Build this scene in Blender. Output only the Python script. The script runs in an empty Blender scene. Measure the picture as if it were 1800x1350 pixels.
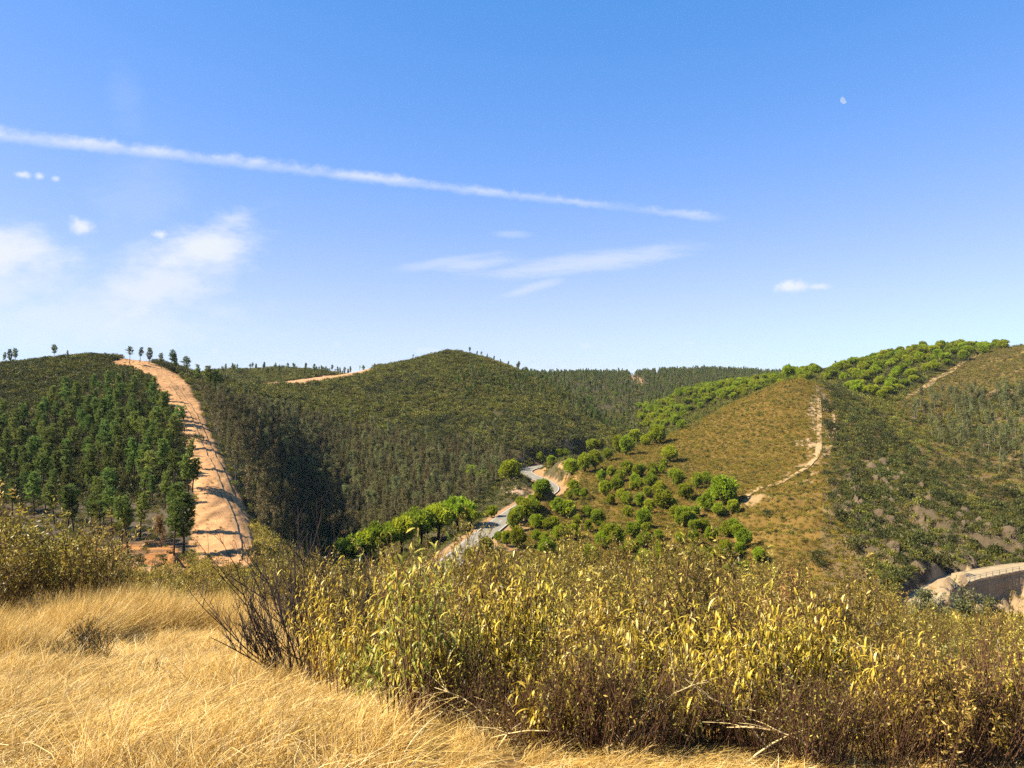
import bpy, math, random
import numpy as np
R = math.radians
HAZE = 0.00003
AK = 0.60                                  # albedo level that goes with the exposure below
rng = np.random.default_rng(7)
random.seed(7)
S = bpy.context.scene
COL = S.collection

# ------------------------------------------------------------------ camera, sky, sun, exposure
FX, CX, HY = 1309.0, 900.0, 660.0          # focal length / centre / horizon, in units of an 1800 wide frame
cam = bpy.data.cameras.new('camera'); camo = bpy.data.objects.new('camera', cam); COL.objects.link(camo)
cam.sensor_width = 36; cam.lens = 36 * FX / 1800
camo.rotation_euler = (R(90) - math.atan((675 - HY) / FX), 0, 0)
cam.clip_start = 0.1; cam.clip_end = 30000
S.camera = camo
SUN_EL, SUN_AZ = 41.0, 259.0               # degrees; azimuth clockwise from +Y
sd = (math.sin(R(SUN_AZ)) * math.cos(R(SUN_EL)), math.cos(R(SUN_AZ)) * math.cos(R(SUN_EL)), math.sin(R(SUN_EL)))
sl = bpy.data.lights.new('sun', 'SUN'); sl.energy = 5.0; sl.angle = R(0.53); sl.color = (1.0, 0.885, 0.69)
so = bpy.data.objects.new('sun', sl); COL.objects.link(so); so.location = (-60, -40, 80)
from mathutils import Vector
so.rotation_euler = Vector(sd).to_track_quat('Z', 'Y').to_euler()
vs = S.view_settings; S.display_settings.display_device = 'sRGB'
vs.view_transform = 'Standard'; vs.look = 'None'; vs.exposure = 1.75; vs.gamma = 1.0; vs.use_curve_mapping = False
S.cycles.max_bounces = 6; S.cycles.transparent_max_bounces = 8; S.cycles.diffuse_bounces = 3
S.cycles.volume_bounces = 0; S.cycles.use_denoising = False
S.cycles.use_adaptive_sampling = True; S.cycles.adaptive_threshold = .012; S.cycles.adaptive_min_samples = 56

W = bpy.data.worlds.new('World'); S.world = W; W.use_nodes = True
class N:                                   # tiny expression wrapper for shader math nodes
    def __init__(s, nt, sock): s.nt, s.k = nt, sock
    def op(s, o, *a, clamp=False):
        n = s.nt.nodes.new('ShaderNodeMath'); n.operation = o; n.use_clamp = clamp
        for i, v in enumerate((s,) + a):
            if isinstance(v, N): s.nt.links.new(v.k, n.inputs[i])
            else: n.inputs[i].default_value = v
        return N(s.nt, n.outputs[0])
    def __add__(s, o): return s.op('ADD', o)
    def __sub__(s, o): return s.op('SUBTRACT', o)
    def __mul__(s, o): return s.op('MULTIPLY', o)
    def __truediv__(s, o): return s.op('DIVIDE', o)
    def smooth(s, a, b):
        n = s.nt.nodes.new('ShaderNodeMapRange'); n.interpolation_type = 'SMOOTHSTEP'
        s.nt.links.new(s.k, n.inputs[0]); n.inputs[1].default_value = a; n.inputs[2].default_value = b
        return N(s.nt, n.outputs[0])
def node(nt, t, **kw):
    n = nt.nodes.new(t)
    for k, v in kw.items(): setattr(n, k, v)
    return n
nt = W.node_tree; nt.nodes.clear(); L = nt.links.new
sky = node(nt, 'ShaderNodeTexSky', sky_type='NISHITA', sun_disc=False, sun_elevation=R(SUN_EL), sun_rotation=R(SUN_AZ),
           altitude=250, air_density=1.0, dust_density=0.1, ozone_density=2.0)
tc = node(nt, 'ShaderNodeTexCoord'); sep = node(nt, 'ShaderNodeSeparateXYZ'); L(tc.outputs['Generated'], sep.inputs[0])
dx, dy, dz = (N(nt, sep.outputs[i]) for i in range(3))
front = dy.smooth(0.05, 0.25)
yy = dy.op('MAXIMUM', 0.05)
U = dx / yy * FX + CX                       # tangent-plane coordinates of the sky dome's northern half
V = (dz / yy * -FX) + HY
cmb = node(nt, 'ShaderNodeCombineXYZ'); L(U.k, cmb.inputs[0]); L(V.k, cmb.inputs[1])
def noise(scale, sx=1.0, sy=1.0, detail=5, rough=.6, rot=0, dist=0):
    m = node(nt, 'ShaderNodeMapping'); m.inputs['Scale'].default_value = (scale * sx, scale * sy, 1); m.inputs['Rotation'].default_value = (0, 0, rot)
    L(cmb.outputs[0], m.inputs[0])
    n = node(nt, 'ShaderNodeTexNoise'); n.inputs['Scale'].default_value = 1; n.inputs['Detail'].default_value = detail
    n.inputs['Roughness'].default_value = rough; n.inputs['Distortion'].default_value = dist
    L(m.outputs[0], n.inputs['Vector']); return N(nt, n.outputs['Fac'])
n_f = noise(.045, detail=4); n_s = noise(.016, .45, 2.4, 5, .68, R(-12))
n_l = noise(.011, .9, 1.8, 5, .62, R(-24))
def blob(u, v, ru, rv, rot=0):             # 1 at the centre, 0 at the rim
    c, s = math.cos(rot), math.sin(rot); m = node(nt, 'ShaderNodeMapping', vector_type='TEXTURE')
    m.inputs['Location'].default_value = (u, v, 0); m.inputs['Rotation'].default_value = (0, 0, rot); m.inputs['Scale'].default_value = (ru, rv, 1)
    L(cmb.outputs[0], m.inputs[0]); g = node(nt, 'ShaderNodeTexGradient', gradient_type='SPHERICAL'); L(m.outputs[0], g.inputs[0])
    return N(nt, g.outputs['Fac'])
# vapour trail crossing the sky
t = U / 1262.0
axis = t * 148 + 236
wv = (n_f - .5) * 15 + (n_l - .5) * 12
wid = ((t * -6 + 7) + n_l * 11).op('MAXIMUM', 3.0)
off = ((V - axis + wv) / wid).op('ABSOLUTE')
end = t.smooth(1.02, .96) * t.smooth(-.9, -.1)
gap = (n_f * .8 + n_l * .5 + .05) * ((t - .87).op('ABSOLUTE').smooth(0.0, .07) * .7 + .3) * ((t - .985).op('ABSOLUTE').smooth(.0, .2) * .2 + .75)
trail = off.smooth(1.5, .0) * end * gap * (n_l.smooth(.3, .65) * .5 + .45)
cl = trail
for (u, v, ru, rv, rot, k, nn) in (
    (-10, 455, 170, 75, 0, .95, n_l), (-40, 480, 230, 110, 0, .6, n_l), (345, 440, 150, 55, R(-22), .95, n_l), (270, 505, 190, 80, R(-20), .75, n_l), (160, 560, 330, 70, 0, .5, n_l),
    (250, 330, 90, 110, R(60), .12, n_l), (225, 175, 90, 40, R(70), .07, n_l),
    (1040, 460, 230, 22, R(-7), .5, n_s), (835, 464, 90, 14, R(-5), .42, n_s), (930, 508, 75, 10, R(-17), .36, n_s), (780, 462, 110, 12, R(-8), .35, n_s), (900, 412, 40, 8, 0, .25, n_s)):
    cl = cl.op('MAXIMUM', (nn + blob(u, v, ru * 1.35, rv * 1.35, rot) * .75).smooth(.62, 1.22) * blob(u, v, ru * 1.45, rv * 1.45, rot).smooth(0, .35) * k)
for (u, v, ru, rv, rot, k) in ((145, 398, 32, 19, R(25), .95), (41, 308, 21, 9, 0, .8), (73, 311, 12, 10, 0, .85), (100, 315, 11, 7, 0, .6), (282, 413, 24, 11, 0, .9),
    (1392, 503, 42, 15, R(-4), .95), (1436, 504, 30, 8, 0, .7), (748, 616, 30, 6, 0, .5), (1030, 607, 16, 7, 0, .3), (262, 566, 30, 9, 0, .5), (1215, 604, 14, 6, 0, .22), (378, 616, 12, 8, 0, .3), (592, 606, 10, 7, 0, .2)):
    cl = cl.op('MAXIMUM', (blob(u, v, ru * 1.1, rv * 1.1, rot) * .7 + n_f * .9).smooth(.5, 1.12) * blob(u, v, ru * 1.5, rv * 1.5, rot).smooth(.02, .4) * k)
cl = (cl * front).op('MINIMUM', 1.0)
mix = node(nt, 'ShaderNodeMix', data_type='RGBA'); L(cl.k, mix.inputs[0])
sr = node(nt, 'ShaderNodeSeparateColor'); L(sky.outputs[0], sr.inputs[0]); cc = node(nt, 'ShaderNodeCombineColor')      # deep clear-air blue
rr = N(nt, sr.outputs[0]); r2 = rr * rr; L((r2 / (r2 + 8.0) * 4.2).k, cc.inputs[0])
for i, (pw, k) in ((1, (.70, 1.13)), (2, (.55, 2.25))): L((N(nt, sr.outputs[i]).op('POWER', pw) * k).k, cc.inputs[i])
L(cc.outputs[0], mix.inputs[6]); mix.inputs[7].default_value = (4.5, 4.75, 5.0, 1)
bg = node(nt, 'ShaderNodeBackground'); bg.inputs[1].default_value = 0.0574; L(mix.outputs[2], bg.inputs[0])       # sky with clouds
bg0 = node(nt, 'ShaderNodeBackground'); bg0.inputs[1].default_value = 0.0574; L(cc.outputs[0], bg0.inputs[0])          # cloudless rest of the sky
g1 = dy.op('GREATER_THAN', .05) * V.op('LESS_THAN', 655.) * V.op('GREATER_THAN', 60.) * U.op('LESS_THAN', 1490.) * U.op('GREATER_THAN', -1200.)
ms = node(nt, 'ShaderNodeMixShader'); L(g1.k, ms.inputs[0]); L(bg0.outputs[0], ms.inputs[1]); L(bg.outputs[0], ms.inputs[2])
wo = node(nt, 'ShaderNodeOutputWorld'); L(ms.outputs[0], wo.inputs[0])
W.cycles.sampling_method = 'MANUAL'; W.cycles.sample_map_resolution = 256
# ------------------------------------------------------------------ helpers
def nz(v): return v / np.maximum(np.linalg.norm(v, axis=-1, keepdims=True), 1e-9)
def _h(ix, iy, s):
    h = (ix.astype(np.int64) * 374761393 + iy.astype(np.int64) * 668265263 + s * 974634777) & 0xffffffff
    h = ((h ^ (h >> 13)) * 1274126177) & 0xffffffff
    return ((h ^ (h >> 16)) & 0xffff) / 65535.0
def vn(x, y, s=0):
    x = np.asarray(x, float); y = np.asarray(y, float)
    ix = np.floor(x); iy = np.floor(y); fx = x - ix; fy = y - iy
    fx = fx * fx * (3 - 2 * fx); fy = fy * fy * (3 - 2 * fy)
    a = _h(ix, iy, s); b = _h(ix + 1, iy, s); c = _h(ix, iy + 1, s); d = _h(ix + 1, iy + 1, s)
    return (a * (1 - fx) + b * fx) * (1 - fy) + (c * (1 - fx) + d * fx) * fy
def fbm(x, y, s=0, o=4):
    r = 0; a = .5
    for i in range(o): r = r + a * (vn(x, y, s + i) - .5) * 2; x = np.asarray(x) * 2.03 + 7.1; y = np.asarray(y) * 2.03 - 3.3; a *= .5
    return r
def inpoly(px, py, poly):
    px = np.asarray(px, float); py = np.asarray(py, float)
    r = np.zeros(np.broadcast(px, py).shape, bool); n = len(poly)
    for i in range(n):
        x1, y1 = poly[i]; x2, y2 = poly[(i + 1) % n]
        if y1 == y2: continue
        c = ((y1 > py) != (y2 > py)) & (px < (x2 - x1) * (py - y1) / (y2 - y1) + x1)
        r ^= c
    return r

class MB:                                  # collects geometry for ONE mesh
    def __init__(s): s.V = []; s.F = []; s.n = 0; s.T = []; s.M = []
    def add(s, V, F, tint=.5, mat=0):
        V = np.asarray(V, float).reshape(-1, 3); F = np.asarray(F, int)
        s.V.append(V); s.F.append(F + s.n); s.n += len(V)
        s.T.append(np.broadcast_to(np.asarray(tint, float), (len(V),))); s.M.append(np.full(len(F), mat))
    def tube(s, pts, rads, n=4, tint=.5, mat=0):
        p = np.asarray(pts, float); m = len(p); r = np.broadcast_to(np.asarray(rads, float), (m,))
        t = nz(np.gradient(p, axis=0)); a = nz(np.cross(t, np.array([.31, .17, .93]) if abs(t[0][2]) < .9 else np.array([1., .1, 0]))); b = np.cross(t, a)
        an = np.arange(n) * 2 * math.pi / n
        V = p[:, None] + r[:, None, None] * (a[:, None] * np.cos(an)[None, :, None] + b[:, None] * np.sin(an)[None, :, None])
        i = np.arange(m - 1)[:, None] * n; j = np.arange(n)[None]
        F = np.stack([i + j, i + (j + 1) % n, i + n + (j + 1) % n, i + n + j], -1).reshape(-1, 4)
        s.add(V, F, tint, mat)
    def spikes(s, c, d, Ln, w, k=3, jit=.6, tint=None, mat=0):   # k narrow triangles (needles) per centre
        c = np.repeat(np.asarray(c, float), k, 0); d = np.repeat(np.asarray(d, float), k, 0); n = len(c)
        d = nz(d + rng.normal(0, jit, (n, 3))); p = nz(np.cross(d, rng.normal(0, 1, (n, 3))))
        l = Ln * rng.uniform(.7, 1.25, (n, 1)); ww = w * rng.uniform(.7, 1.2, (n, 1))
        V = np.stack([c - p * ww, c + p * ww, c + d * l], 1).reshape(-1, 3)
        tt = np.clip(rng.normal(.5, .2, n), 0, 1) if tint is None else np.clip(np.repeat(np.broadcast_to(tint, (n // k,)), k) + rng.normal(0, .12, n), 0, 1)
        s.add(V, np.arange(n * 3).reshape(-1, 3), np.repeat(tt, 3), mat)
    def leaves(s, c, d, Ln, w, tint=None, mat=0, side=None):           # one rhombus leaf per centre, along d
        c = np.asarray(c, float); d = nz(np.asarray(d, float)); n = len(c)
        p = nz(np.cross(d, rng.normal(0, 1, (n, 3)))) if side is None else side
        l = np.asarray(Ln) * rng.uniform(.7, 1.25, (n, 1)); ww = w * rng.uniform(.75, 1.2, (n, 1))
        V = np.stack([c, c + d * l * .45 - p * ww, c + d * l, c + d * l * .45 + p * ww], 1).reshape(-1, 3)
        tt = np.clip(rng.normal(.5, .22, n), 0, 1) if tint is None else np.clip(tint, 0, 1)
        s.add(V, np.arange(n * 4).reshape(-1, 4), np.repeat(tt, 4), mat)
    def mesh(s, name, mats, smooth=False):
        me = bpy.data.meshes.new(name)
        V = np.concatenate(s.V); me.vertices.add(len(V)); me.vertices.foreach_set('co', V.ravel())
        ln = np.concatenate([np.full(len(f), f.shape[1]) for f in s.F]); lv = np.concatenate([f.ravel() for f in s.F])
        me.loops.add(len(lv)); me.loops.foreach_set('vertex_index', lv)
        me.polygons.add(len(ln)); me.polygons.foreach_set('loop_start', np.concatenate([[0], np.cumsum(ln)[:-1]]))
        me.polygons.foreach_set('material_index', np.concatenate(s.M))
        if smooth: me.polygons.foreach_set('use_smooth', np.ones(len(ln), bool))
        at = me.attributes.new('tint', 'FLOAT', 'POINT'); at.data.foreach_set('value', np.concatenate(s.T))
        for m in (mats if isinstance(mats, (list, tuple)) else [mats]): me.materials.append(m)
        me.update(calc_edges=True); return me
def obj(name, me, parent=None, **props):
    o = bpy.data.objects.new(name, me); COL.objects.link(o)
    if parent: o.parent = parent
    for k, v in props.items(): o[k] = v
    return o
def thing(name, label, cat, loc, rz=0, sc=1, group=None, tilt=(0, 0)):
    o = obj(name, None, label=label, category=cat); o.empty_display_size = .3
    o.location = loc; o.rotation_euler = (tilt[0], tilt[1], rz); o.scale = (sc, sc, sc) if np.isscalar(sc) else sc
    if group: o['group'] = group
    return o

# ------------------------------------------------------------------ materials
def mat(name): m = bpy.data.materials.new(name); m.use_nodes = True; return m, m.node_tree, m.node_tree.nodes['Principled BSDF']
def ramp(nt, stops, ak=None):
    ak = ak or AK
    r = nt.nodes.new('ShaderNodeValToRGB'); e = r.color_ramp.elements
    while len(e) > 1: e.remove(e[-1])
    for i, (p, c) in enumerate(stops):
        k = e[0] if i == 0 else e.new(p); k.position = p; k.color = (*(min(.85, v * ak) for v in c), 1)
    return r
def tnoise(nt, scale, detail=4, rough=.6, coord='Object'):
    tc = nt.nodes.new('ShaderNodeTexCoord'); n = nt.nodes.new('ShaderNodeTexNoise')
    n.inputs['Scale'].default_value = scale; n.inputs['Detail'].default_value = detail; n.inputs['Roughness'].default_value = rough
    nt.links.new(tc.outputs[coord], n.inputs['Vector']); return n
def leafmat(name, stops, transl=.3, val=.25, rough=.55, spec=.2, hue=.0, ak=.84):
    m, nt, b = mat(name); L = nt.links.new
    a = node(nt, 'ShaderNodeAttribute', attribute_name='tint'); oi = node(nt, 'ShaderNodeObjectInfo')
    rp = ramp(nt, stops, ak); L(a.outputs['Fac'], rp.inputs[0])
    hs = node(nt, 'ShaderNodeHueSaturation'); L(rp.outputs[0], hs.inputs['Color'])
    v = N(nt, oi.outputs['Random']) * (2 * val) + (1 - val); L(v.k, hs.inputs['Value'])
    if hue:
        h = ((N(nt, oi.outputs['Random']) * 7.13).op('FRACT') - .5) * (2 * hue) + .5; L(h.k, hs.inputs['Hue'])
    L(hs.outputs[0], b.inputs['Base Color']); b.inputs['Roughness'].default_value = rough; b.inputs['Specular IOR Level'].default_value = spec
    if transl:
        t = node(nt, 'ShaderNodeBsdfTranslucent'); L(hs.outputs[0], t.inputs[0]); mx = node(nt, 'ShaderNodeMixShader'); mx.inputs[0].default_value = transl
        L(b.outputs[0], mx.inputs[1]); L(t.outputs[0], mx.inputs[2]); L(mx.outputs[0], nt.nodes['Material Output'].inputs[0])
    return m
def solid(name, c0, c1, scale=3, rough=.85, bump=.3, bscale=None, spec=.2, dist=.05):
    m, nt, b = mat(name); L = nt.links.new
    n = tnoise(nt, scale, 6, .65); rp = ramp(nt, [(.3, c0), (.7, c1)]); L(n.outputs['Fac'], rp.inputs[0]); L(rp.outputs[0], b.inputs['Base Color'])
    b.inputs['Roughness'].default_value = rough; b.inputs['Specular IOR Level'].default_value = spec
    if bump:
        n2 = tnoise(nt, bscale or scale * 3, 5, .7); bp = node(nt, 'ShaderNodeBump'); bp.inputs['Strength'].default_value = bump; bp.inputs['Distance'].default_value = dist
        L(n2.outputs['Fac'], bp.inputs['Height']); L(bp.outputs[0], b.inputs['Normal'])
    return m
M = {}
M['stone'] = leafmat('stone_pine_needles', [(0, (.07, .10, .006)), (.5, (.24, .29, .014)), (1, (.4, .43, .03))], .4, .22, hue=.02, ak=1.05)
M['pine'] = leafmat('maritime_pine_needles', [(0, (.035, .055, .012)), (.5, (.125, .17, .03)), (1, (.23, .27, .05))], .38, .42, hue=.03, ak=1.0)
M['euca'] = leafmat('eucalyptus_leaves', [(0, (.05, .06, .018)), (.5, (.14, .15, .045)), (1, (.25, .25, .09))], .3, .3, hue=.02)
M['maquis'] = leafmat('maquis_leaves', [(0, (.035, .042, .007)), (.5, (.105, .108, .015)), (1, (.21, .19, .03))], .25, .45, hue=.025, ak=0.95)
M['dark'] = leafmat('dark_evergreen_leaves', [(0, (.022, .03, .007)), (.5, (.07, .08, .016)), (1, (.15, .15, .035))], .25, .35, hue=.02, ak=0.72)
M['heath'] = leafmat('dry_heath', [(0, (.09, .065, .009)), (.5, (.24, .178, .02)), (1, (.42, .31, .045))], .25, .35, hue=.02)
M['dryleaf'] = leafmat('scorched_foliage', [(0, (.035, .027, .009)), (.5, (.09, .075, .024)), (1, (.18, .15, .05))], .2, .35, hue=.02, ak=1.1)
M['rust'] = leafmat('rust_brown_foliage', [(0, (.10, .05, .018)), (.5, (.22, .11, .03)), (1, (.36, .2, .06))], .3, .2)
M['olive'] = leafmat('olive_leaves', [(0, (.05, .06, .02)), (.5, (.13, .14, .05)), (1, (.26, .26, .12))], .3, .2)
M['rock_l'] = leafmat('rockrose_yellowing_leaves', [(0, (.12, .075, .01)), (.3, (.28, .2, .02)), (.55, (.5, .37, .035)), (.8, (.7, .53, .07)), (1, (.85, .7, .28))], .42, .15, .4, .35, hue=.01, ak=0.9)
M['rock_g'] = leafmat('rockrose_green_leaves', [(0, (.06, .09, .012)), (.4, (.2, .24, .025)), (.7, (.38, .38, .05)), (1, (.62, .5, .1))], .42, .1, .4, .4, ak=0.85)
M['bush_l'] = leafmat('rockrose_bush_leaves', [(0, (.04, .034, .008)), (.35, (.15, .12, .02)), (.7, (.42, .31, .045)), (1, (.85, .66, .16))], .38, .22, .45, .3, hue=.018, ak=0.8)
M['twig'] = leafmat('red_brown_twigs', [(0, (.045, .02, .012)), (.5, (.13, .058, .03)), (1, (.33, .2, .1))], 0, .2, .8, ak=0.62)
M['twig_d'] = leafmat('dark_twigs', [(0, (.018, .013, .012)), (.5, (.05, .036, .03)), (1, (.14, .1, .075))], 0, .2, .8)
M['straw'] = leafmat('dry_straw', [(0, (.2, .1, .018)), (.3, (.5, .3, .06)), (.65, (.78, .54, .16)), (1, (.98, .82, .45))], .35, .32, .5, .3, ak=0.8)
M['bark'] = solid('pine_bark', (.035, .024, .018), (.10, .068, .05), 4)
M['pale'] = solid('pale_eucalyptus_bark', (.16, .14, .11), (.36, .33, .28), 2)
M['grey'] = solid('grey_dead_bark', (.09, .08, .07), (.22, .2, .175), 2)
M['asphalt'] = solid('asphalt', (.25, .23, .185), (.33, .305, .25), .6, 1.0, .2, 20, .0)
M['paint'] = solid('road_paint', (.7, .7, .68), (.82, .82, .8), 2, .6, 0)
M['conc'] = solid('concrete', (.38, .28, .15), (.52, .41, .25), .5, .9, .4, 3)
M['wall'] = solid('weathered_concrete', (.2, .16, .12), (.34, .28, .21), .4, .9, .5, 2)
M['metal'] = solid('galvanised_rail', (.2, .19, .18), (.32, .31, .29), 4, .6, 0)
M['sand'] = solid('sandy_path', (.38, .25, .12), (.52, .37, .2), .8, .95, .6, 3, .1, .1)
M['track'] = solid('orange_track', (.42, .24, .1), (.62, .38, .19), .5, .95, .6, 2, .1, .1)
M['bank'] = solid('road_cutting', (.44, .26, .15), (.64, .42, .27), .35, .95, .8, 1.2, .1, .3)
M['rockm'] = solid('slate_rock', (.06, .043, .026), (.2, .145, .085), .6, .9, .9, 2.5, .2, .2)
M['rockp'] = solid('pale_rock', (.28, .19, .1), (.5, .37, .22), .4, .9, .9, 1.8, .2, .25)

# ------------------------------------------------------------------ the terrain
# profile of the ground seen along a bearing: bearing (as px) : [(distance m, py)...]
NEARL = [(3, 1350), (7, 1195)]; NEARC = [(3, 1350), (6, 1240), (12, 1150)]; NEARR = [(3, 1352), (6, 1275), (12, 1215)]
PROF = {
 -500: NEARL + [(12, 1120), (18, 1120), (30, 1160), (60, 1150), (85, 1060), (110, 985), (160, 890), (220, 760), (270, 670), (300, 648), (360, 658), (500, 690), (900, 664), (1500, 664), (4000, 662)],
 0: NEARL + [(12, 1115), (18, 1112), (30, 1150), (60, 1140), (85, 1050), (105, 990), (150, 905), (220, 752), (270, 665), (300, 641), (350, 650), (500, 690), (900, 666), (1500, 664)],
 150: NEARL + [(12, 1110), (17, 1105), (28, 1140), (58, 1145), (85, 1050), (105, 990), (160, 885), (220, 748), (270, 655), (305, 629), (350, 640), (480, 690), (900, 666)],
 300: NEARL + [(12, 1108), (16, 1100), (25, 1130), (55, 1150), (80, 1080), (100, 1008), (112, 980), (140, 905), (175, 815), (215, 735), (255, 683), (290, 655), (310, 645), (340, 648), (430, 690), (650, 664), (900, 666)],
 400: [(3, 1350), (8, 1170), (14, 1105), (20, 1100), (40, 1140), (80, 1080), (105, 1005), (115, 975), (135, 915), (165, 835), (200, 785), (235, 742), (270, 710), (310, 685), (350, 672), (420, 674), (500, 670), (600, 655), (700, 658), (1000, 664), (2000, 664)],
 460: [(3, 1350), (8, 1180), (15, 1110), (22, 1100), (40, 1130), (80, 1080), (115, 982), (150, 918), (200, 840), (250, 776), (300, 730), (350, 697), (400, 682), (450, 676), (520, 670), (620, 652), (750, 658)],
 550: [(3, 1350), (6, 1235), (12, 1135), (20, 1105), (40, 1112), (80, 1080), (120, 1040), (160, 985), (190, 965), (240, 900), (300, 820), (360, 745), (420, 697), (470, 674), (520, 667), (560, 663), (640, 652), (760, 658), (1000, 666)],
 650: NEARC + [(20, 1105), (40, 1100), (80, 1080), (120, 1050), (160, 1005), (195, 975), (240, 910), (300, 830), (380, 745), (450, 685), (510, 652), (535, 648), (600, 668), (800, 668), (1200, 666)],
 790: NEARC + [(20, 1105), (40, 1092), (80, 1080), (120, 1045), (150, 1000), (165, 985), (200, 945), (240, 905), (300, 830), (380, 745), (450, 680), (510, 635), (540, 622), (600, 640), (800, 675), (1200, 668), (3000, 664)],
 900: NEARC + [(20, 1105), (40, 1092), (80, 1082), (120, 1055), (160, 1000), (185, 955), (215, 910), (250, 875), (300, 830), (350, 775), (420, 715), (500, 665), (550, 647), (600, 655), (800, 680), (1000, 664)],
 1000: NEARC + [(20, 1105), (40, 1092), (80, 1082), (120, 1050), (155, 1000), (185, 945), (220, 895), (260, 848), (285, 822), (300, 814), (330, 815), (370, 775), (420, 735), (480, 705), (520, 697), (560, 705), (620, 720), (750, 692), (900, 666), (1050, 661), (1500, 665)],
 1100: NEARC + [(20, 1108), (40, 1094), (80, 1082), (155, 1000), (185, 945), (220, 890), (260, 845), (300, 805), (320, 790), (340, 790), (380, 785), (410, 765), (430, 762), (470, 775), (560, 760), (700, 710), (850, 675), (1000, 660), (1100, 661), (1500, 665)],
 1200: NEARC + [(20, 1115), (40, 1100), (80, 1085), (155, 1000), (185, 940), (220, 885), (260, 840), (300, 795), (340, 760), (355, 752), (375, 754), (420, 765), (500, 735), (560, 705), (590, 695), (640, 705), (750, 700), (900, 675), (1150, 654), (1300, 657), (2000, 665)],
 1300: NEARC + [(20, 1125), (40, 1108), (80, 1088), (120, 1060), (150, 1015), (180, 950), (220, 880), (260, 825), (300, 775), (340, 725), (365, 704), (385, 705), (430, 730), (480, 705), (560, 682), (590, 678), (650, 690), (900, 675), (1250, 655), (1400, 658)],
 1400: NEARC + [(20, 1135), (40, 1115), (80, 1095), (120, 1075), (145, 1040), (160, 985), (185, 930), (220, 872), (260, 815), (300, 755), (340, 695), (360, 669), (375, 667), (410, 690), (480, 680), (540, 662), (570, 661), (640, 680), (1400, 663)],
 1500: NEARR + [(20, 1180), (40, 1130), (80, 1105), (130, 1078), (145, 1030), (160, 985), (190, 910), (230, 845), (270, 790), (310, 745), (350, 712), (390, 697), (430, 693), (480, 667), (530, 647), (560, 642), (620, 660), (1200, 668)],
 1600: NEARR + [(20, 1180), (40, 1140), (60, 1112), (100, 1090), (125, 1080), (138, 1068), (147, 1028), (165, 975), (190, 915), (225, 860), (270, 805), (310, 765), (350, 735), (400, 700), (450, 665), (500, 640), (550, 622), (570, 620), (640, 640), (1000, 668)],
 1700: NEARR + [(20, 1180), (40, 1142), (60, 1115), (100, 1105), (125, 1098), (148, 1085), (158, 1020), (170, 985), (195, 930), (225, 880), (270, 820), (320, 770), (370, 725), (420, 680), (470, 645), (520, 618), (550, 612), (620, 630), (1000, 664)],
 1800: NEARR + [(20, 1185), (40, 1145), (60, 1118), (100, 1108), (130, 1105), (155, 1075), (165, 1004), (176, 975), (195, 935), (230, 870), (280, 800), (330, 750), (380, 700), (420, 655), (450, 632), (490, 614), (520, 611), (600, 630), (1000, 664), (2500, 664)],
 2300: NEARR + [(20, 1185), (40, 1145), (60, 1118), (100, 1108), (130, 1105), (155, 1075), (168, 1004), (176, 985), (230, 880), (330, 760), (420, 670), (500, 622), (530, 620), (600, 640), (1000, 664), (4000, 662)],
}
cp = []
for p, l in PROF.items():
    for d, py in [(.6, HY + 1.5 * FX / .6), (1.5, HY + 1.53 * FX / 1.5)] + l + [(8000, 662)]:
        cp.append((p, d, (HY - py) / FX * d))
cp = np.array(cp)
KU, KV, D0 = 1 / 520., 1.35, 8.
cu = np.stack([cp[:, 0] * KU, np.log(cp[:, 1]) * KV], 1); cv = cp[:, 2] / (cp[:, 1] + D0)
def tpsk(a, b):
    r2 = ((a[:, None, :] - b[None]) ** 2).sum(-1); return .5 * r2 * np.log(r2 + 1e-12)
n = len(cu); A = np.zeros((n + 3, n + 3)); A[:n, :n] = tpsk(cu, cu) + np.eye(n) * 4e-5; A[:n, n] = 1; A[:n, n + 1:] = cu; A[n:, :n] = A[:n, n:].T
wts = np.linalg.solve(A, np.concatenate([cv, np.zeros(3)]))
PX = np.concatenate([np.linspace(-900, -120, 40), np.linspace(-112, 1912, 406), np.linspace(1920, 2700, 40)])
lD = np.concatenate([np.linspace(math.log(.6), math.log(88), 170), np.linspace(math.log(88.8), math.log(620), 310), np.linspace(math.log(632), math.log(8000), 110)])
GP, GL = np.meshgrid(PX, lD); GD = np.exp(GL); shp = GP.shape
q = np.stack([GP.ravel() * KU, GL.ravel() * KV], 1); h = np.empty(len(q))
for i in range(0, len(q), 20000):
    s_ = slice(i, i + 20000); h[s_] = tpsk(q[s_], cu) @ wts[:n] + wts[n] + q[s_] @ wts[n + 1:]
GZ = h.reshape(shp) * (GD + D0); GX = (GP - CX) / FX * GD
far = np.clip((GD - 20) / 120, 0, 1)
GZ += far * (fbm(GX / 42, GD / 42, 3, 4) * 2.6 + fbm(GX / 11, GD / 11, 9, 3) * .55) * np.clip((GD - 70) / 120, .12, 1)
GZ += (1 - far) * fbm(GX / 1.7, GD / 1.7, 21, 3) * .07 * np.clip(GD / 3, 0, 1)
fz = (GD > 95) & (GD < 320) & (GP > 250) & (GP < 450)
GZ[fz] += .22 * fbm(GX[fz] / 1.3, GD[fz] / 9, 160, 3) + .25 * fbm(GX[fz] / 3, GD[fz] / 3, 165, 3)
cliffw = np.exp(-((GX - (1620 - CX) / FX * 190) / 48) ** 2 - ((GD - 180) / 45) ** 2)          # slaty crags of the gorge side
sa = GX * .8 + GD * .6; sb = -GX * .6 + GD * .8
GZ += cliffw * (np.abs(fbm(sa / 7, sb / 26, 31, 4)) * 11 - 2.4 + fbm(sa / 2.2, sb / 9, 35, 2) * 2.0)
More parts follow.
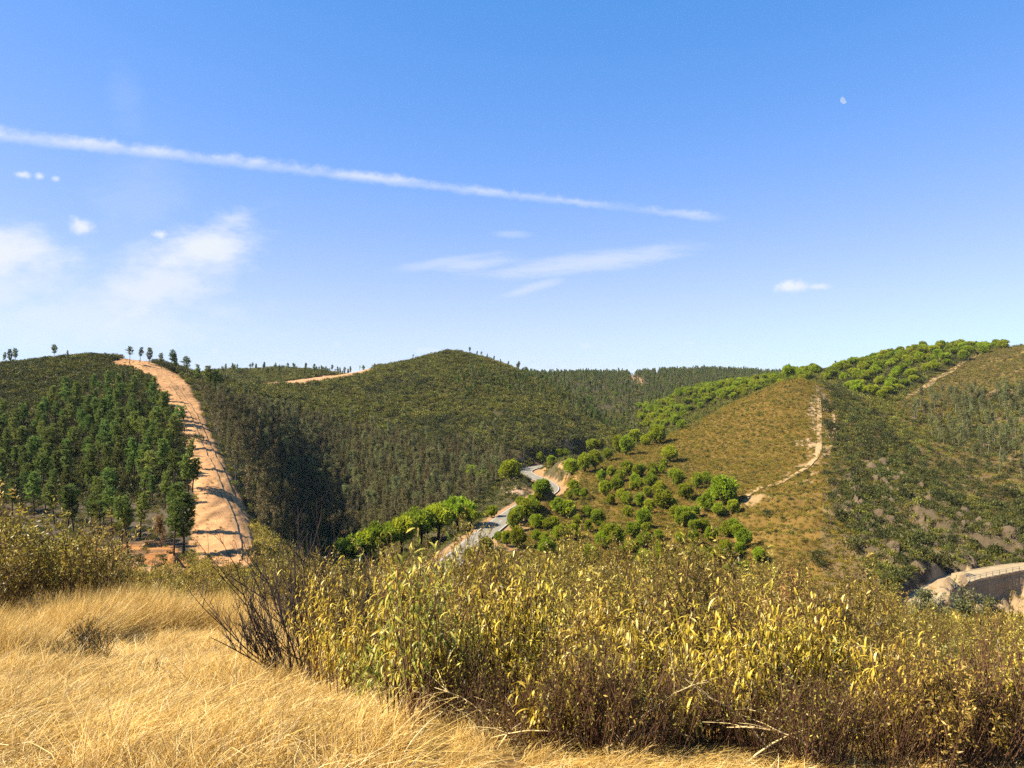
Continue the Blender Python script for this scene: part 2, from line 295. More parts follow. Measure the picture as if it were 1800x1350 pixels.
GZ += 9.5 * np.exp(-((GX - 7.0) / 7.5) ** 2 - ((GD - 219) / 7) ** 2)                            # spur that hides the road
GZ += np.exp(-((GX + 51) / 8) ** 2 - ((GD - 104) / 5) ** 2) * (np.abs(fbm(GX / 3, GD / 3, 71, 4)) * 4.5 - .8)   # broken red bank
def P3(pts, z=None):                        # (px, d[, z]) -> world
    return np.array([((p[0] - CX) / FX * p[1], p[1], p[2] if len(p) > 2 else z) for p in pts])
def catmull(P, k=10):
    P = np.asarray(P, float); Q = np.vstack([2 * P[0] - P[1], P, 2 * P[-1] - P[-2]]); out = []
    for i in range(1, len(Q) - 2):
        for t in np.linspace(0, 1, k, endpoint=False):
            a, b, c, d = Q[i - 1:i + 3]
            out.append(.5 * ((2 * b) + (c - a) * t + (2 * a - 5 * b + 4 * c - d) * t * t + (3 * b - a - 3 * c + d) * t ** 3))
    out.append(P[-1]); return np.array(out)
ROAD = catmull(P3([(690, 128), (742, 146), (796, 164), (830, 180), (860, 196), (890, 214), (925, 236), (958, 255), (969, 270), (955, 288), (930, 305), (924, 318), (940, 330), (985, 345), (1040, 372)], -41.0), 9)
ROAD2 = catmull(P3([(1560, 118), (1605, 134), (1640, 147), (1685, 157), (1740, 163), (1810, 168), (1950, 172), (2200, 172)], -43.2), 9)
def carve(line, flat, blend):
    global GZ
    lo = line.min(0) - blend - 2; hi = line.max(0) + blend + 2
    m = (GX > lo[0]) & (GX < hi[0]) & (GD > lo[1]) & (GD < hi[1]); idx = np.nonzero(m)
    x, y = GX[idx], GD[idx]; best = np.full(len(x), 1e9); zz = np.zeros(len(x))
    for a, b in zip(line[:-1], line[1:]):
        ab = b[:2] - a[:2]; t = np.clip(((x - a[0]) * ab[0] + (y - a[1]) * ab[1]) / (ab @ ab), 0, 1)
        ds = np.hypot(x - a[0] - ab[0] * t, y - a[1] - ab[1] * t); u = ds < best; best = np.where(u, ds, best); zz = np.where(u, a[2] + (b[2] - a[2]) * t, zz)
    k = np.clip((blend - best) / (blend - flat), 0, 1); k = k * k * (3 - 2 * k)
    GZ[idx] = GZ[idx] * (1 - k) + (zz - .12) * k
    r = np.full(shp, 1e9); r[idx] = best; return r
RD = carve(ROAD, 4.8, 11); RD2 = carve(ROAD2, 2.7, 3.6)
GY = HY - GZ / GD * FX
cm = np.minimum.accumulate(GY, 0)
VIS = GY <= np.vstack([np.full((1, shp[1]), 9e9), cm[:-1]]) + 4.5 * FX / GD      # seen, or would be seen if 4.5 m tall
INV = VIS & (GP > -90) & (GP < 1890) & (GY < 1480)
def H(x, y):
    x = np.asarray(x, float); y = np.asarray(y, float); px = CX + FX * x / y
    i = np.clip(np.interp(px, PX, np.arange(len(PX))), 0, len(PX) - 1.001); j = np.clip(np.interp(np.log(y), lD, np.arange(len(lD))), 0, len(lD) - 1.001)
    i0 = i.astype(int); j0 = j.astype(int); a = i - i0; b = j - j0
    return (GZ[j0, i0] * (1 - a) + GZ[j0, i0 + 1] * a) * (1 - b) + (GZ[j0 + 1, i0] * (1 - a) + GZ[j0 + 1, i0 + 1] * a) * b
def hit(px, py, dmin=30.):                  # first ground point on that bearing at that height of view
    d = np.exp(np.linspace(math.log(dmin), math.log(4000), 900)); x = (px - CX) / FX * d
    yy = HY - H(x, d) / d * FX; k = np.nonzero(yy <= py)[0]
    i = k[0] if len(k) else int(np.argmin(yy)); return float(x[i]), float(d[i])

# ground colours (albedo) laid out by land cover
wx = fbm(GX / 6, GD / 6, 40, 3); wy = fbm(GX / 6, GD / 6, 50, 3)
jp = np.where(GD > 60, 1000. / np.maximum(GD, 60), 12.)
QX, QY = GP + wx * jp * 1.2, GY + wy * jp * .8
FIRE = [(190, 640), (225, 648), (258, 660), (276, 692), (296, 722), (322, 770), (335, 830), (340, 900), (330, 975), (360, 1000), (440, 1000), (448, 950), (432, 900), (398, 828), (368, 762), (346, 702), (322, 664), (275, 640), (230, 622)]
HEATH = [(900, 1010), (935, 900), (975, 850), (1080, 800), (1190, 758), (1260, 716), (1340, 686), (1400, 655), (1445, 655), (1462, 720), (1455, 800), (1470, 900), (1500, 960), (1500, 1040), (1300, 1040)]
PINEG = [(0, 860), (100, 870), (240, 850), (335, 850), (340, 990), (180, 990), (0, 960)]
REDB = [(165, 965), (250, 950), (300, 955), (330, 985), (335, 1015), (240, 1010), (170, 990)]
REDT = [(432, 678), (500, 677), (560, 673), (640, 657), (662, 650), (650, 645), (600, 655), (560, 662), (500, 671), (440, 674)]
CLIFF = [(1455, 880), (1500, 830), (1560, 800), (1640, 850), (1740, 890), (1830, 920), (1960, 1000), (1960, 1020), (1700, 1030), (1620, 1060), (1540, 1050), (1500, 960)]
GOLDF = [(1560, 720), (1640, 660), (1740, 615), (1900, 600), (1900, 700), (1780, 680), (1700, 700), (1640, 740)]
C = np.empty(shp + (3,)); C[:] = (.085, .07, .032)
def paint(mask, col, k=1.): C[mask] = C[mask] * (1 - k) + np.array(col) * k
fg = GD < 60
paint(fg, (.20, .135, .06)); paint(fg & (GD < 22) & (GP < 800), (.27, .165, .055)); paint((GD < 6), (.27, .165, .055))
paint((GD >= 60) & (GD < 140), (.13, .1, .045))
E_ = (GD > 120) & (GD < 385)
paint(E_ & inpoly(QX, QY, HEATH), (.19, .12, .03))
paint((GD > 95) & (GD < 320) & inpoly(QX, QY, PINEG), (.10, .078, .05))
paint((GD > 300) & (GD < 620) & inpoly(QX, QY, GOLDF), (.18, .125, .045))
RF = (GP > 1445) & (GD > 140) & (GD < 420) & (GY > 680)
paint(RF, (.16, .11, .05)); paint(RF & (wx > .2), (.25, .175, .09), .6)
paint((GD > 120) & (GD < 300) & inpoly(QX, QY, CLIFF), (.105, .08, .048)); paint((GD > 120) & (GD < 300) & inpoly(QX, QY, CLIFF) & (wy > .3), (.2, .145, .08), .6)
paint((GD > 90) & (GD < 340) & inpoly(QX, QY, FIRE), (.57, .315, .14))
paint((GD > 85) & (GD < 125) & inpoly(QX, QY, REDB), (.46, .21, .07)); paint((GD > 85) & (GD < 125) & inpoly(QX, QY, REDB) & (fbm(GX / 2.5, GD / 2.5, 73, 3) > .08), (.16, .1, .05), .8)
paint((GD > 380) & (GD < 620) & inpoly(QX, GY, REDT), (.52, .3, .15))
for poly in ([(1096, 656), (1112, 658), (1138, 673), (1118, 674)], [(1138, 650), (1158, 652), (1152, 661)], [(1200, 652), (1222, 652), (1220, 656), (1200, 657)]): paint((GD > 700) & (GD < 1500) & inpoly(GP, GY, poly), (.5, .29, .15))
paint((GD > 420) & (GD < 620) & inpoly(QX, QY, [(1775, 600), (1830, 596), (1830, 622), (1790, 622)]), (.5, .33, .17))
for poly in ([(1395, 775), (1432, 768), (1436, 785), (1400, 784)], [(1420, 700), (1434, 690), (1434, 760), (1424, 752)], [(1452, 684), (1476, 686), (1470, 696)], [(868, 850), (905, 838), (920, 868), (890, 872)]):
    paint(E_ & inpoly(QX, QY, poly), (.46, .32, .2))
bare = E_ & inpoly(QX, QY, [(1290, 885), (1360, 850), (1420, 800), (1440, 680), (1475, 690), (1460, 800), (1430, 850), (1340, 890)]) & (fbm(GX / 5, GD / 5, 77, 3) > .05)
paint(bare, (.38, .26, .13), .75)
paint((RD < 5.4) & (GD > 150), (.44, .265, .13)); paint((RD < 10.5) & (wx > .02) & ((GD > 258) | ((GD > 165) & (GD < 205) & (GX > np.interp(GD, ROAD[:, 1], ROAD[:, 0])))), (.44, .26, .12), .85)
paint(((RD2 < 3.0) | ((RD2 < 7) & (GD < np.interp(GX, ROAD2[:, 0], ROAD2[:, 1]))) | ((GD > 110) & (GD < 160) & (GP > 1640))) & (GD > 110), (.48, .33, .17))
paint((GD > 25) & (GD < 60) & (GP > 1560) & (wx > .1), (.46, .28, .12), .7)
fur = inpoly(QX, QY, FIRE) & (GD > 90) & (GD < 340)
C[fur] *= (1 + .55 * fbm(GX[fur] / 1.1, GD[fur] / 16, 150, 3) + .35 * fbm(GX[fur] / 2.5, GD[fur] / 2.5, 155, 3))[..., None]
C *= (1 + .22 * fbm(GX / 9, GD / 9, 60, 4) + .15 * fbm(GX / 2, GD / 2, 66, 3))[..., None]
mb = MB(); ii = np.arange(shp[0] - 1)[:, None] * shp[1]; jj = np.arange(shp[1] - 1)[None]
mb.add(np.stack([GX, GD, GZ], -1), np.stack([ii + jj, ii + jj + 1, ii + shp[1] + jj + 1, ii + shp[1] + jj], -1).reshape(-1, 4))
m, nt, b = mat('hillside_soil'); L = nt.links.new
a = node(nt, 'ShaderNodeAttribute', attribute_name='albedo'); n1 = tnoise(nt, .9, 5, .75); n2 = tnoise(nt, 14, 3, .7); n3 = tnoise(nt, .12, 2)
v = (N(nt, n1.outputs['Fac']) - .5) * .9 + (N(nt, n2.outputs['Fac']) - .5) * .5 + (N(nt, n3.outputs['Fac']) - .5) * .4 + 1.0
hs = node(nt, 'ShaderNodeHueSaturation'); L(a.outputs['Color'], hs.inputs['Color']); L(v.k, hs.inputs['Value']); L(hs.outputs[0], b.inputs['Base Color'])
b.inputs['Roughness'].default_value = .95; b.inputs['Specular IOR Level'].default_value = .1
bp = node(nt, 'ShaderNodeBump'); bp.inputs['Strength'].default_value = .8; bp.inputs['Distance'].default_value = .35; L(n1.outputs['Fac'], bp.inputs['Height']); L(bp.outputs[0], b.inputs['Normal'])
M['soil'] = m
me = mb.mesh('hillside', M['soil'], True); ca = me.attributes.new('albedo', 'FLOAT_COLOR', 'POINT')
ca.data.foreach_set('color', np.concatenate([np.clip(C * AK, .005, .9), np.ones(shp + (1,))], -1).ravel())
ground = obj('hillside_terrain', me, kind='structure', label='rolling scrub hills with bare orange firebreak around a valley')
# ground behind and beside the viewpoint
gx, gy = np.meshgrid(np.linspace(-60, 60, 61), np.linspace(-50, 40, 46)); yq = np.maximum(gy, .65)
inw = (gy > .65) & (np.abs(gx) < yq * 1.25)
gz = np.where(inw, H(np.clip(gx, -yq * 1.3, yq * 1.3), yq) - .6, H(np.clip(gx, -yq * 1.3, yq * 1.3), yq) - .25)
mb = MB(); ii = np.arange(45)[:, None] * 61; jj = np.arange(60)[None]
mb.add(np.stack([gx, gy, gz], -1), np.stack([ii + jj, ii + jj + 1, ii + 61 + jj + 1, ii + 61 + jj], -1).reshape(-1, 4))
me = mb.mesh('near_ground', M['soil'], True); ca = me.attributes.new('albedo', 'FLOAT_COLOR', 'POINT'); ca.data.foreach_set('color', np.tile([.2, .13, .05, 1], 61 * 46))
obj('ground', me, kind='structure', label='dry straw covered ground of the viewpoint')

# ------------------------------------------------------------------ roads and paths
def ribbon(name, line, w, m, off=.05, drape=False, jit=0, parent=None, lat=0., **pr):
    t = nz(np.gradient(line[:, :2], axis=0)); nrm = np.stack([-t[:, 1], t[:, 0]], 1); k = len(line)
    j1 = 1 + jit * fbm(np.arange(k) / 1.7, np.zeros(k), 5, 3); j2 = 1 + jit * fbm(np.arange(k) / 1.7, np.ones(k) * 9, 6, 3)
    cols = 5; ss = np.linspace(-1, 1, cols); V = []
    for s in ss:
        xy = line[:, :2] + nrm * (lat + s * w / 2 * (j1 if s > 0 else j2)[:, None])
        z = H(xy[:, 0], xy[:, 1]) + off if drape else line[:, 2] + off
        V.append(np.column_stack([xy, z]))
    V = np.stack(V, 1); ii = np.arange(k - 1)[:, None] * cols; jj = np.arange(cols - 1)[None]
    mb = MB(); mb.add(V, np.stack([ii + jj, ii + jj + 1, ii + cols + jj + 1, ii + cols + jj], -1).reshape(-1, 4))
    return obj(name, mb.mesh(name, m, True), parent, **pr)
def dense(line, step):
    L = np.concatenate([[0], np.cumsum(np.linalg.norm(np.diff(line, axis=0), axis=1))]); s = np.arange(0, L[-1], step)
    return np.stack([np.interp(s, L, line[:, i]) for i in range(3)], 1)
RL = dense(ROAD, 1.0)
road = ribbon('asphalt_road', RL, 5.9, M['asphalt'], .22, kind='structure', label='grey two lane asphalt road winding through the valley')
for s in (-1, 1): ribbon('edge_line', RL, .16, M['paint'], .24, parent=road, lat=s * 2.7)
for i in range(0, len(RL) - 5, 8): ribbon('centre_dash', RL[i:i + 4], .14, M['paint'], .24, parent=road)
def pathline(pts, dmin, step): return dense(catmull(np.array([(*hit(px, py, dmin), 0) for px, py in pts]), 8), step)
FOOT = pathline([(1436, 678), (1439, 700), (1441, 730), (1440, 760), (1441, 785), (1434, 805), (1420, 822), (1395, 838), (1365, 853), (1330, 866), (1303, 878)], 130, 1.2)
ribbon('footpath', FOOT, 1.9, M['sand'], .28, True, .35, kind='structure', label='pale sandy footpath curving up the golden heath hill')
ribbon('footpath', pathline([(1464, 722), (1467, 750), (1463, 780), (1458, 800)], 130, 1.2), 1.1, M['sand'], .28, True, .6, kind='structure', label='faint side path beside the sandy footpath')
ribbon('footpath', pathline([(1725, 623), (1690, 640), (1660, 660), (1640, 672), (1610, 692), (1585, 702)], 300, 3), 3.2, M['sand'], .4, True, .6, kind='structure', label='sandy path climbing the brown hill beside stone pines')
ribbon('dirt_track', pathline([(150, 978), (185, 985), (230, 995), (280, 1004), (335, 1012), (380, 1016)], 70, 1.2), 3.4, M['track'], .25, True, .25, kind='structure', label='orange dirt track below the red earth bank')
WH = pathline([(245, 640), (268, 650), (292, 668), (318, 700), (345, 745), (368, 800), (392, 850), (412, 900), (428, 950), (432, 990)], 90, 1.2)
for s in (-1, 1): ribbon('wheel_track', WH, .6, M['track'], .18, True, .4, lat=s * .95, parent=None, kind='structure', label='worn wheel track along the edge of the firebreak')
# ------------------------------------------------------------------ plant shapes (shared meshes)
def limb(p0, d, ln, k=5, bend=(0, 0, .15), wob=.06):
    d = nz(np.asarray(d, float)); pts = [np.asarray(p0, float)]
    for i in range(k - 1):
        d = nz(d + np.asarray(bend) / (k - 1) + rng.normal(0, wob, 3)); pts.append(pts[-1] + d * ln / (k - 1))
    return np.array(pts)
def maritime_pine(h=9., crown0=.42, wid=.17, dens=1., top=.25):
    tr = MB(); cr = MB()
    T = limb((0, 0, -.3), (0, 0, 1), h * 1.02, 8, (rng.normal(0, .08), rng.normal(0, .08), 0), .025)
    tr.tube(T, np.linspace(.17, .03, 8) * h / 9, 6)
    C_, Dd = [], []
    z = crown0
    while z < .99:
        f = (z - crown0) / (1 - crown0); R0 = h * wid * 1.12 * (1.0 - .72 * f ** 2.2) * (.55 + .45 * min(1, f * 4)); k = rng.integers(3, 6)
        base = np.array([np.interp(z * h, T[:, 2], T[:, i]) for i in range(3)]); a0 = rng.uniform(0, 6.28)
        for j in range(k):
            a = a0 + j * 6.28 / k + rng.normal(0, .25); l = R0 * rng.uniform(.55, 1.2)
            b = limb(base, (math.cos(a), math.sin(a), rng.uniform(.1, .7)), l, 4, (0, 0, .5), .08); tr.tube(b, np.linspace(.035, .01, 4) * h / 9, 3)
            m = max(2, int(l * 5.5 * dens)); t = rng.uniform(.35, 1.02, m)
            c = np.stack([np.interp(t * 3, np.arange(4), b[:, i]) for i in range(3)], 1) + rng.normal(0, .13, (m, 3)) * h / 9
            C_.append(c); Dd.append(np.tile([math.cos(a) * .6, math.sin(a) * .6, .7], (m, 1)))
        z += rng.uniform(.03, .055)
    C_ = np.concatenate(C_ + [T[-2:]]); Dd = np.concatenate(Dd + [np.tile([0, 0, 1.], (2, 1))])
    cr.spikes(C_, Dd, .44 * h / 9, .075 * h / 9, 8, .75, np.clip(rng.normal(.5, .15, len(C_)), 0, 1))
    return tr.mesh('trunk', M['bark']), cr.mesh('crown', M['pine'])
def stone_pine(kind='round'):              # crown radius about 1, scaled when placed
    tr = MB(); cr = MB()
    rx, rz, cz = {'round': (1., 1.0, 1.08), 'egg': (.9, 1.22, 1.3), 'lop': (1.0, .98, 1.05), 'umb': (1.15, .6, 1.2)}[kind]
    T = limb((0, 0, -.12), (0, 0, 1), cz * 1.0 + .1, 5, (rng.normal(0, .15), rng.normal(0, .15), 0), .04); tr.tube(T, np.linspace(.10, .055, 5), 6)
    for j in range(9):
        a = rng.uniform(0, 6.28); tr.tube(limb(T[2 + j % 3], (math.cos(a), math.sin(a), .9), .75 * rx, 4, (0, 0, .2), .06), np.linspace(.04, .012, 4), 4)
    nl = 42; u = nz(rng.normal(0, 1, (nl, 3))); u[:, 2] = np.where(u[:, 2] < -.45, -u[:, 2], u[:, 2])
    r = .7 * rng.uniform(.68, 1.14, (nl, 1)); off = np.array([.25, .1, 0]) if kind == 'lop' else np.zeros(3)
    lc = u * r * np.array([rx, rx, rz]) + np.array([0, 0, cz]) + off * np.clip(u[:, 2:3], 0, 1)
    lr = rng.uniform(.24, .40, nl) * (.8 if kind == 'umb' else 1); C_, Dd, Tt = [], [], []
    for c, q in zip(lc, lr):
        m = 30; v = nz(rng.normal(0, 1, (m, 3)) + nz(c - np.array([0, 0, cz])) * .9); v[:, 2] += .12
        C_.append(c + v * q * rng.uniform(.6, 1., (m, 1))); Dd.append(nz(v + np.array([0, 0, .3]))); Tt.append(np.full(m, np.clip(rng.normal(.5, .13), 0, 1)))
    cr.spikes(np.concatenate(C_), np.concatenate(Dd), .17, .034, 5, .5, np.concatenate(Tt))
    # dense inner twigs and needles, crown shade put into their dark tint
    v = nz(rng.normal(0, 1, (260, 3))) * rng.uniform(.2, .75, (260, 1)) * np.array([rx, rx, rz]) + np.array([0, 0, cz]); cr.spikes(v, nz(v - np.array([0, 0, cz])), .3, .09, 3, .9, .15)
    return tr.mesh('trunk', M['bark']), cr.mesh('crown', M['stone'])
def eucalyptus(h=9., leaf='euca', bark='pale', dens=1., c0=.45, wid=.2):
    tr = MB(); cr = MB(); C_, Dd = [], []
    T = limb((0, 0, -.3), (0, 0, 1), h, 8, (rng.normal(0, .12), rng.normal(0, .12), 0), .05); tr.tube(T, np.linspace(.12, .02, 8) * h / 9, 5)
    for j in range(16):
        f = rng.uniform(c0, .98); a = rng.uniform(0, 6.28); base = np.array([np.interp(f * 7, np.arange(8), T[:, i]) for i in range(3)])
        l = h * wid * (1.25 - f) * rng.uniform(.7, 1.5); b = limb(base, (math.cos(a), math.sin(a), 1.1), l, 4, (0, 0, .2), .1); tr.tube(b, np.linspace(.035, .008, 4) * h / 9, 3)
        m = int(13 * dens) + 1; t = rng.uniform(.4, 1.05, m); c = np.stack([np.interp(t * 3, np.arange(4), b[:, i]) for i in range(3)], 1) + rng.normal(0, .035 * h, (m, 3)); C_.append(c)
    C_ = np.concatenate(C_); m = len(C_)
    k = 5; c = np.repeat(C_, k, 0) + rng.normal(0, .018 * h, (m * k, 3)); d = rng.normal(0, .6, (m * k, 3)) + np.array([0, 0, -.6])
    cr.leaves(c, d, .045 * h, .008 * h)
    return tr.mesh('trunk', M[bark]), cr.mesh('crown', M[leaf])
def shrub_pts(n, lobes=7, flat=.75):       # points and directions on an uneven mound of radius about 1
    lc = np.column_stack([rng.normal(0, .42, lobes), rng.normal(0, .42, lobes), rng.uniform(.2, .62, lobes) * flat]); lr = rng.uniform(.3, .55, lobes)
    i = rng.integers(0, lobes, n); v = nz(rng.normal(0, 1, (n, 3)) + np.array([0, 0, .45])); p = lc[i] + v * (lr[i] * rng.uniform(.55, 1.05, n))[:, None] * np.array([1, 1, flat * 1.1])
    p[:, 2] = np.abs(p[:, 2]); return p, v, rng.normal(.5, .13, lobes)[i]
def mound(name, m, n=170, leaf=.2, w=.06, lobes=7, flat=.75, up=.4):
    mb = MB(); p, v, t = shrub_pts(n, lobes, flat); mb.leaves(p, v + rng.normal(0, .6, p.shape) + np.array([0, 0, up]), leaf, w, t + rng.normal(0, .16, n))
    return mb.mesh(name, m)
def stems(mb, n, h, spread, r=.006, k=5, side=2, tint=.5, wob=.09, lo=.6):
    tips = []
    for i in range(n):
        a = rng.uniform(0, 6.28); s = spread * math.sqrt(rng.uniform(0, 1)); l = h * rng.uniform(lo, 1.05)
        p = limb((math.cos(a) * s * .25, math.sin(a) * s * .25, -.05), (math.cos(a) * s * .75, math.sin(a) * s * .75, h), l, k, (0, 0, .2), wob)
        mb.tube(p, np.linspace(r, r * .35, k), 3, np.clip(rng.normal(tint, .2), 0, 1)); tips.append(p)
        for j in range(side):
            f = rng.uniform(.35, .9); q = np.array([np.interp(f * (k - 1), np.arange(k), p[:, c]) for c in range(3)]); a2 = rng.uniform(0, 6.28)
            p2 = limb(q, (math.cos(a2) * .6, math.sin(a2) * .6, 1.), l * rng.uniform(.2, .45), 4, (0, 0, .4), wob); mb.tube(p2, np.linspace(r * .55, r * .25, 4), 3, np.clip(rng.normal(tint, .2), 0, 1)); tips.append(p2)
    return tips
def rock_bush(h=1.5, n=26, nl=26, leaf=.055, w=.0085, lm='bush_l', f0=.3, tm='twig', spread=.55, warm=.5):
    sm = MB(); fm = MB(); tips = stems(sm, n, h, spread, .0065, 5, 3); C_, D_, T_ = [], [], []
    for p in tips:
        k = len(p); m = int(nl * rng.uniform(.4, 1.2)); t = f0 + (1.02 - f0) * rng.uniform(0, 1, m) ** .7
        C_.append(np.stack([np.interp(t * (k - 1), np.arange(k), p[:, c]) for c in range(3)], 1) + rng.normal(0, .012, (m, 3)))
        D_.append(rng.normal(0, .75, (m, 3)) + np.array([0, 0, rng.normal(.0, .5)])); T_.append(rng.normal(rng.normal(warm, .12), .17, m))
    fm.leaves(np.concatenate(C_), np.concatenate(D_), leaf, w, np.concatenate(T_))
    return sm.mesh('stems', M[tm]), fm.mesh('foliage', M[lm])

PROTO = {
 'pine': [maritime_pine(9, c, w, d) for c, w, d in ((.40, .16, 1), (.48, .18, .9), (.35, .15, 1.1), (.52, .2, .8), (.42, .13, 1), (.3, .17, 1.1))],
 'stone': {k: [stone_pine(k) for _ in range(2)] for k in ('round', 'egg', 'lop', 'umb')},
 'euca': [eucalyptus(9, 'euca', 'pale', d, c, w) for d, c, w in ((1, .4, .2), (1.3, .5, .22), (.8, .35, .16))],
 'burnt': [eucalyptus(7, 'dryleaf', 'grey', d, c, w) for d, c, w in ((.9, .25, .18), (.5, .3, .16), (1.1, .2, .22), (.12, .3, .2))],
 'rust': [eucalyptus(7, 'rust', 'bark', 1.6, .2, .22)],
 'olive': [eucalyptus(4, 'olive', 'bark', 1.5, .45, .42), eucalyptus(4, 'olive', 'bark', 1.0, .4, .45)],
 'dark': [(None, mound('foliage', M['dark'], 420, .17, .05, 9, .85)) for _ in range(4)],
 'bush': [rock_bush(h, n, nl, .06, .009, warm=wm, spread=sp) for h, n, nl, wm, sp in ((1.5, 26, 24, .5, .55), (1.35, 30, 22, .62, .6), (1.7, 24, 26, .45, .5), (1.2, 28, 20, .7, .6), (1.5, 30, 18, .35, .55))],
 'thicket': [rock_bush(1.15, 60, 4, .05, .008, f0=.5, spread=.75, warm=.4) for _ in range(3)],
}
def stemmesh(name, parts):                  # joins two meshes into one prototype mesh, for the uncountable cover
    mb = MB(); ms = []
    for i, me in enumerate(parts):
        if me is None: continue
        v = np.empty(len(me.vertices) * 3); me.vertices.foreach_get('co', v); lt = np.empty(len(me.polygons), int); me.polygons.foreach_get('loop_total', lt)
        lv = np.empty(len(me.loops), int); me.loops.foreach_get('vertex_index', lv); t = np.empty(len(me.vertices)); me.attributes['tint'].data.foreach_get('value', t)
        mb.add(v, lv.reshape(-1, lt[0]), t, len(ms)); ms.append(me.materials[0])
    return mb.mesh(name, ms)
# ------------------------------------------------------------------ scattering over the land
cellA = np.zeros(shp); cellA[:-1, :-1] = (np.diff(GD, axis=0)[:, :-1] * np.diff(GX, axis=1)[:-1])
def scatter(mask, n):                       # n random ground points, even per square metre of the mask
    w = np.where(mask, cellA, 0).ravel(); w = w / w.sum(); k = rng.choice(len(w), n, p=w); j, i = np.unravel_index(k, shp)
    a, b = rng.uniform(0, 1, n), rng.uniform(0, 1, n); i1 = np.minimum(i + 1, shp[1] - 1); j1 = np.minimum(j + 1, shp[0] - 1)
    d = GD[j, i] * (1 - b) + GD[j1, i] * b; px = GP[j, i] * (1 - a) + GP[j, i1] * a; x = (px - CX) / FX * d
    return np.column_stack([x, d, H(x, d)])
def thin(P, r):                             # keep points at least r apart
    g = {}; keep = []
    for i, p in enumerate(P):
        c = (int(p[0] // r), int(p[1] // r))
        if any((P[j][0] - p[0]) ** 2 + (P[j][1] - p[1]) ** 2 < r * r for a in (-1, 0, 1) for b in (-1, 0, 1) for j in g.get((c[0] + a, c[1] + b), ())): continue
        g.setdefault(c, []).append(i); keep.append(i)
    return P[keep]
def gn_cover(name, P, rot, scl, idx, metas, label, cat):
    pc = bpy.data.collections.new(name + '_shapes')
    for i, me in enumerate(metas): pc.objects.link(bpy.data.objects.new('%s_shape_%02d' % (name, i), me))
    me = bpy.data.meshes.new(name); n = len(P); me.vertices.add(n); me.vertices.foreach_set('co', np.asarray(P, float).ravel())
    for nm, ty, da in (('rot', 'FLOAT_VECTOR', rot), ('scl', 'FLOAT_VECTOR', scl)):
        at = me.attributes.new(nm, ty, 'POINT'); at.data.foreach_set('vector', np.asarray(da, float).ravel())
    at = me.attributes.new('idx', 'INT', 'POINT'); at.data.foreach_set('value', np.asarray(idx, np.int32))
    g = bpy.data.node_groups.new(name, 'GeometryNodeTree'); g.interface.new_socket('Geometry', in_out='INPUT', socket_type='NodeSocketGeometry'); g.interface.new_socket('Geometry', in_out='OUTPUT', socket_type='NodeSocketGeometry')
    gi = g.nodes.new('NodeGroupInput'); go = g.nodes.new('NodeGroupOutput'); ip = g.nodes.new('GeometryNodeInstanceOnPoints'); ci = g.nodes.new('GeometryNodeCollectionInfo')
    ci.inputs[0].default_value = pc; ci.inputs[1].default_value = True; ci.inputs[2].default_value = True
    def att(nm, ty): a = g.nodes.new('GeometryNodeInputNamedAttribute'); a.data_type = ty; a.inputs[0].default_value = nm; return a.outputs[0]
    l = g.links.new; l(gi.outputs[0], ip.inputs['Points']); l(ci.outputs[0], ip.inputs['Instance']); ip.inputs['Pick Instance'].default_value = True
    l(att('idx', 'INT'), ip.inputs['Instance Index']); e = g.nodes.new('FunctionNodeEulerToRotation'); l(att('rot', 'FLOAT_VECTOR'), e.inputs[0]); l(e.outputs[0], ip.inputs['Rotation'])
    l(att('scl', 'FLOAT_VECTOR'), ip.inputs['Scale']); l(ip.outputs[0], go.inputs[0])
    o = obj(name, me, kind='stuff', label=label, category=cat); md = o.modifiers.new('cover', 'NODES'); md.node_group = g; return o
def cover(name, P, smin, smax, metas, label, cat, tall=1., w=None, sink=.05, patch=0):
    n = len(P); s = rng.uniform(smin, smax, n) * (1 if w is None else w); sc = np.stack([s, s, s * rng.uniform(.8, 1.25, n) * tall], 1)
    P = P - np.array([0, 0, sink]); rot = np.stack([rng.normal(0, .06, n), rng.normal(0, .06, n), rng.uniform(0, 6.28, n)], 1)
    idx = rng.integers(0, len(metas), n)
    if patch: idx = np.clip(((fbm(P[:, 0] / patch, P[:, 1] / patch, 123, 3) * 1.1 + .5 + rng.normal(0, .22, n)) * len(metas)).astype(int), 0, len(metas) - 1)
    return gn_cover(name, P, rot, sc, idx, metas, label, cat)
nofire = ~((GD > 90) & (GD < 340) & inpoly(QX, QY, FIRE)); noroad = (RD > 6.0) & (RD2 > 4.2)
heath_m = INV & E_ & inpoly(QX, QY, HEATH) & noroad & ~bare
goldf_m = INV & (GD > 300) & (GD < 620) & inpoly(QX, QY, GOLDF)
pineg_m = INV & (GD > 95) & (GD < 320) & inpoly(QX, QY, PINEG)
redt_m = (GD > 380) & (GD < 620) & inpoly(QX, GY, REDT)
redb_m = (GD > 85) & (GD < 125) & inpoly(QX, QY, REDB)
cliff_m = (GD > 120) & (GD < 300) & inpoly(QX, QY, CLIFF)
other = INV & (GD > 140) & (GD < 640) & ~heath_m & ~goldf_m & ~pineg_m & nofire & noroad & ~redt_m & ~redb_m & ~bare & ~((GD < 165) & (GP > 1640))
hea = [mound('heath', M['heath'], 90, .26, .055, 5, .7, .8) for _ in range(5)]
maq = [mound('maquis', M['dark'], 150, .26, .075, 6, .9) for _ in range(2)] + [mound('maquis', M['maquis'], 150, .26, .075, 6, .8) for _ in range(5)]
P = np.concatenate([scatter(other & ~cliff_m & ~RF, 46000), scatter(other & ~cliff_m & RF, 3400)]); cover('maquis_scrub', P, .65, 1.8, maq, 'dense dark green maquis scrub clothing the valley hillsides', 'scrub', w=np.clip(P[:, 1] / 300, .7, 1.35), patch=38)
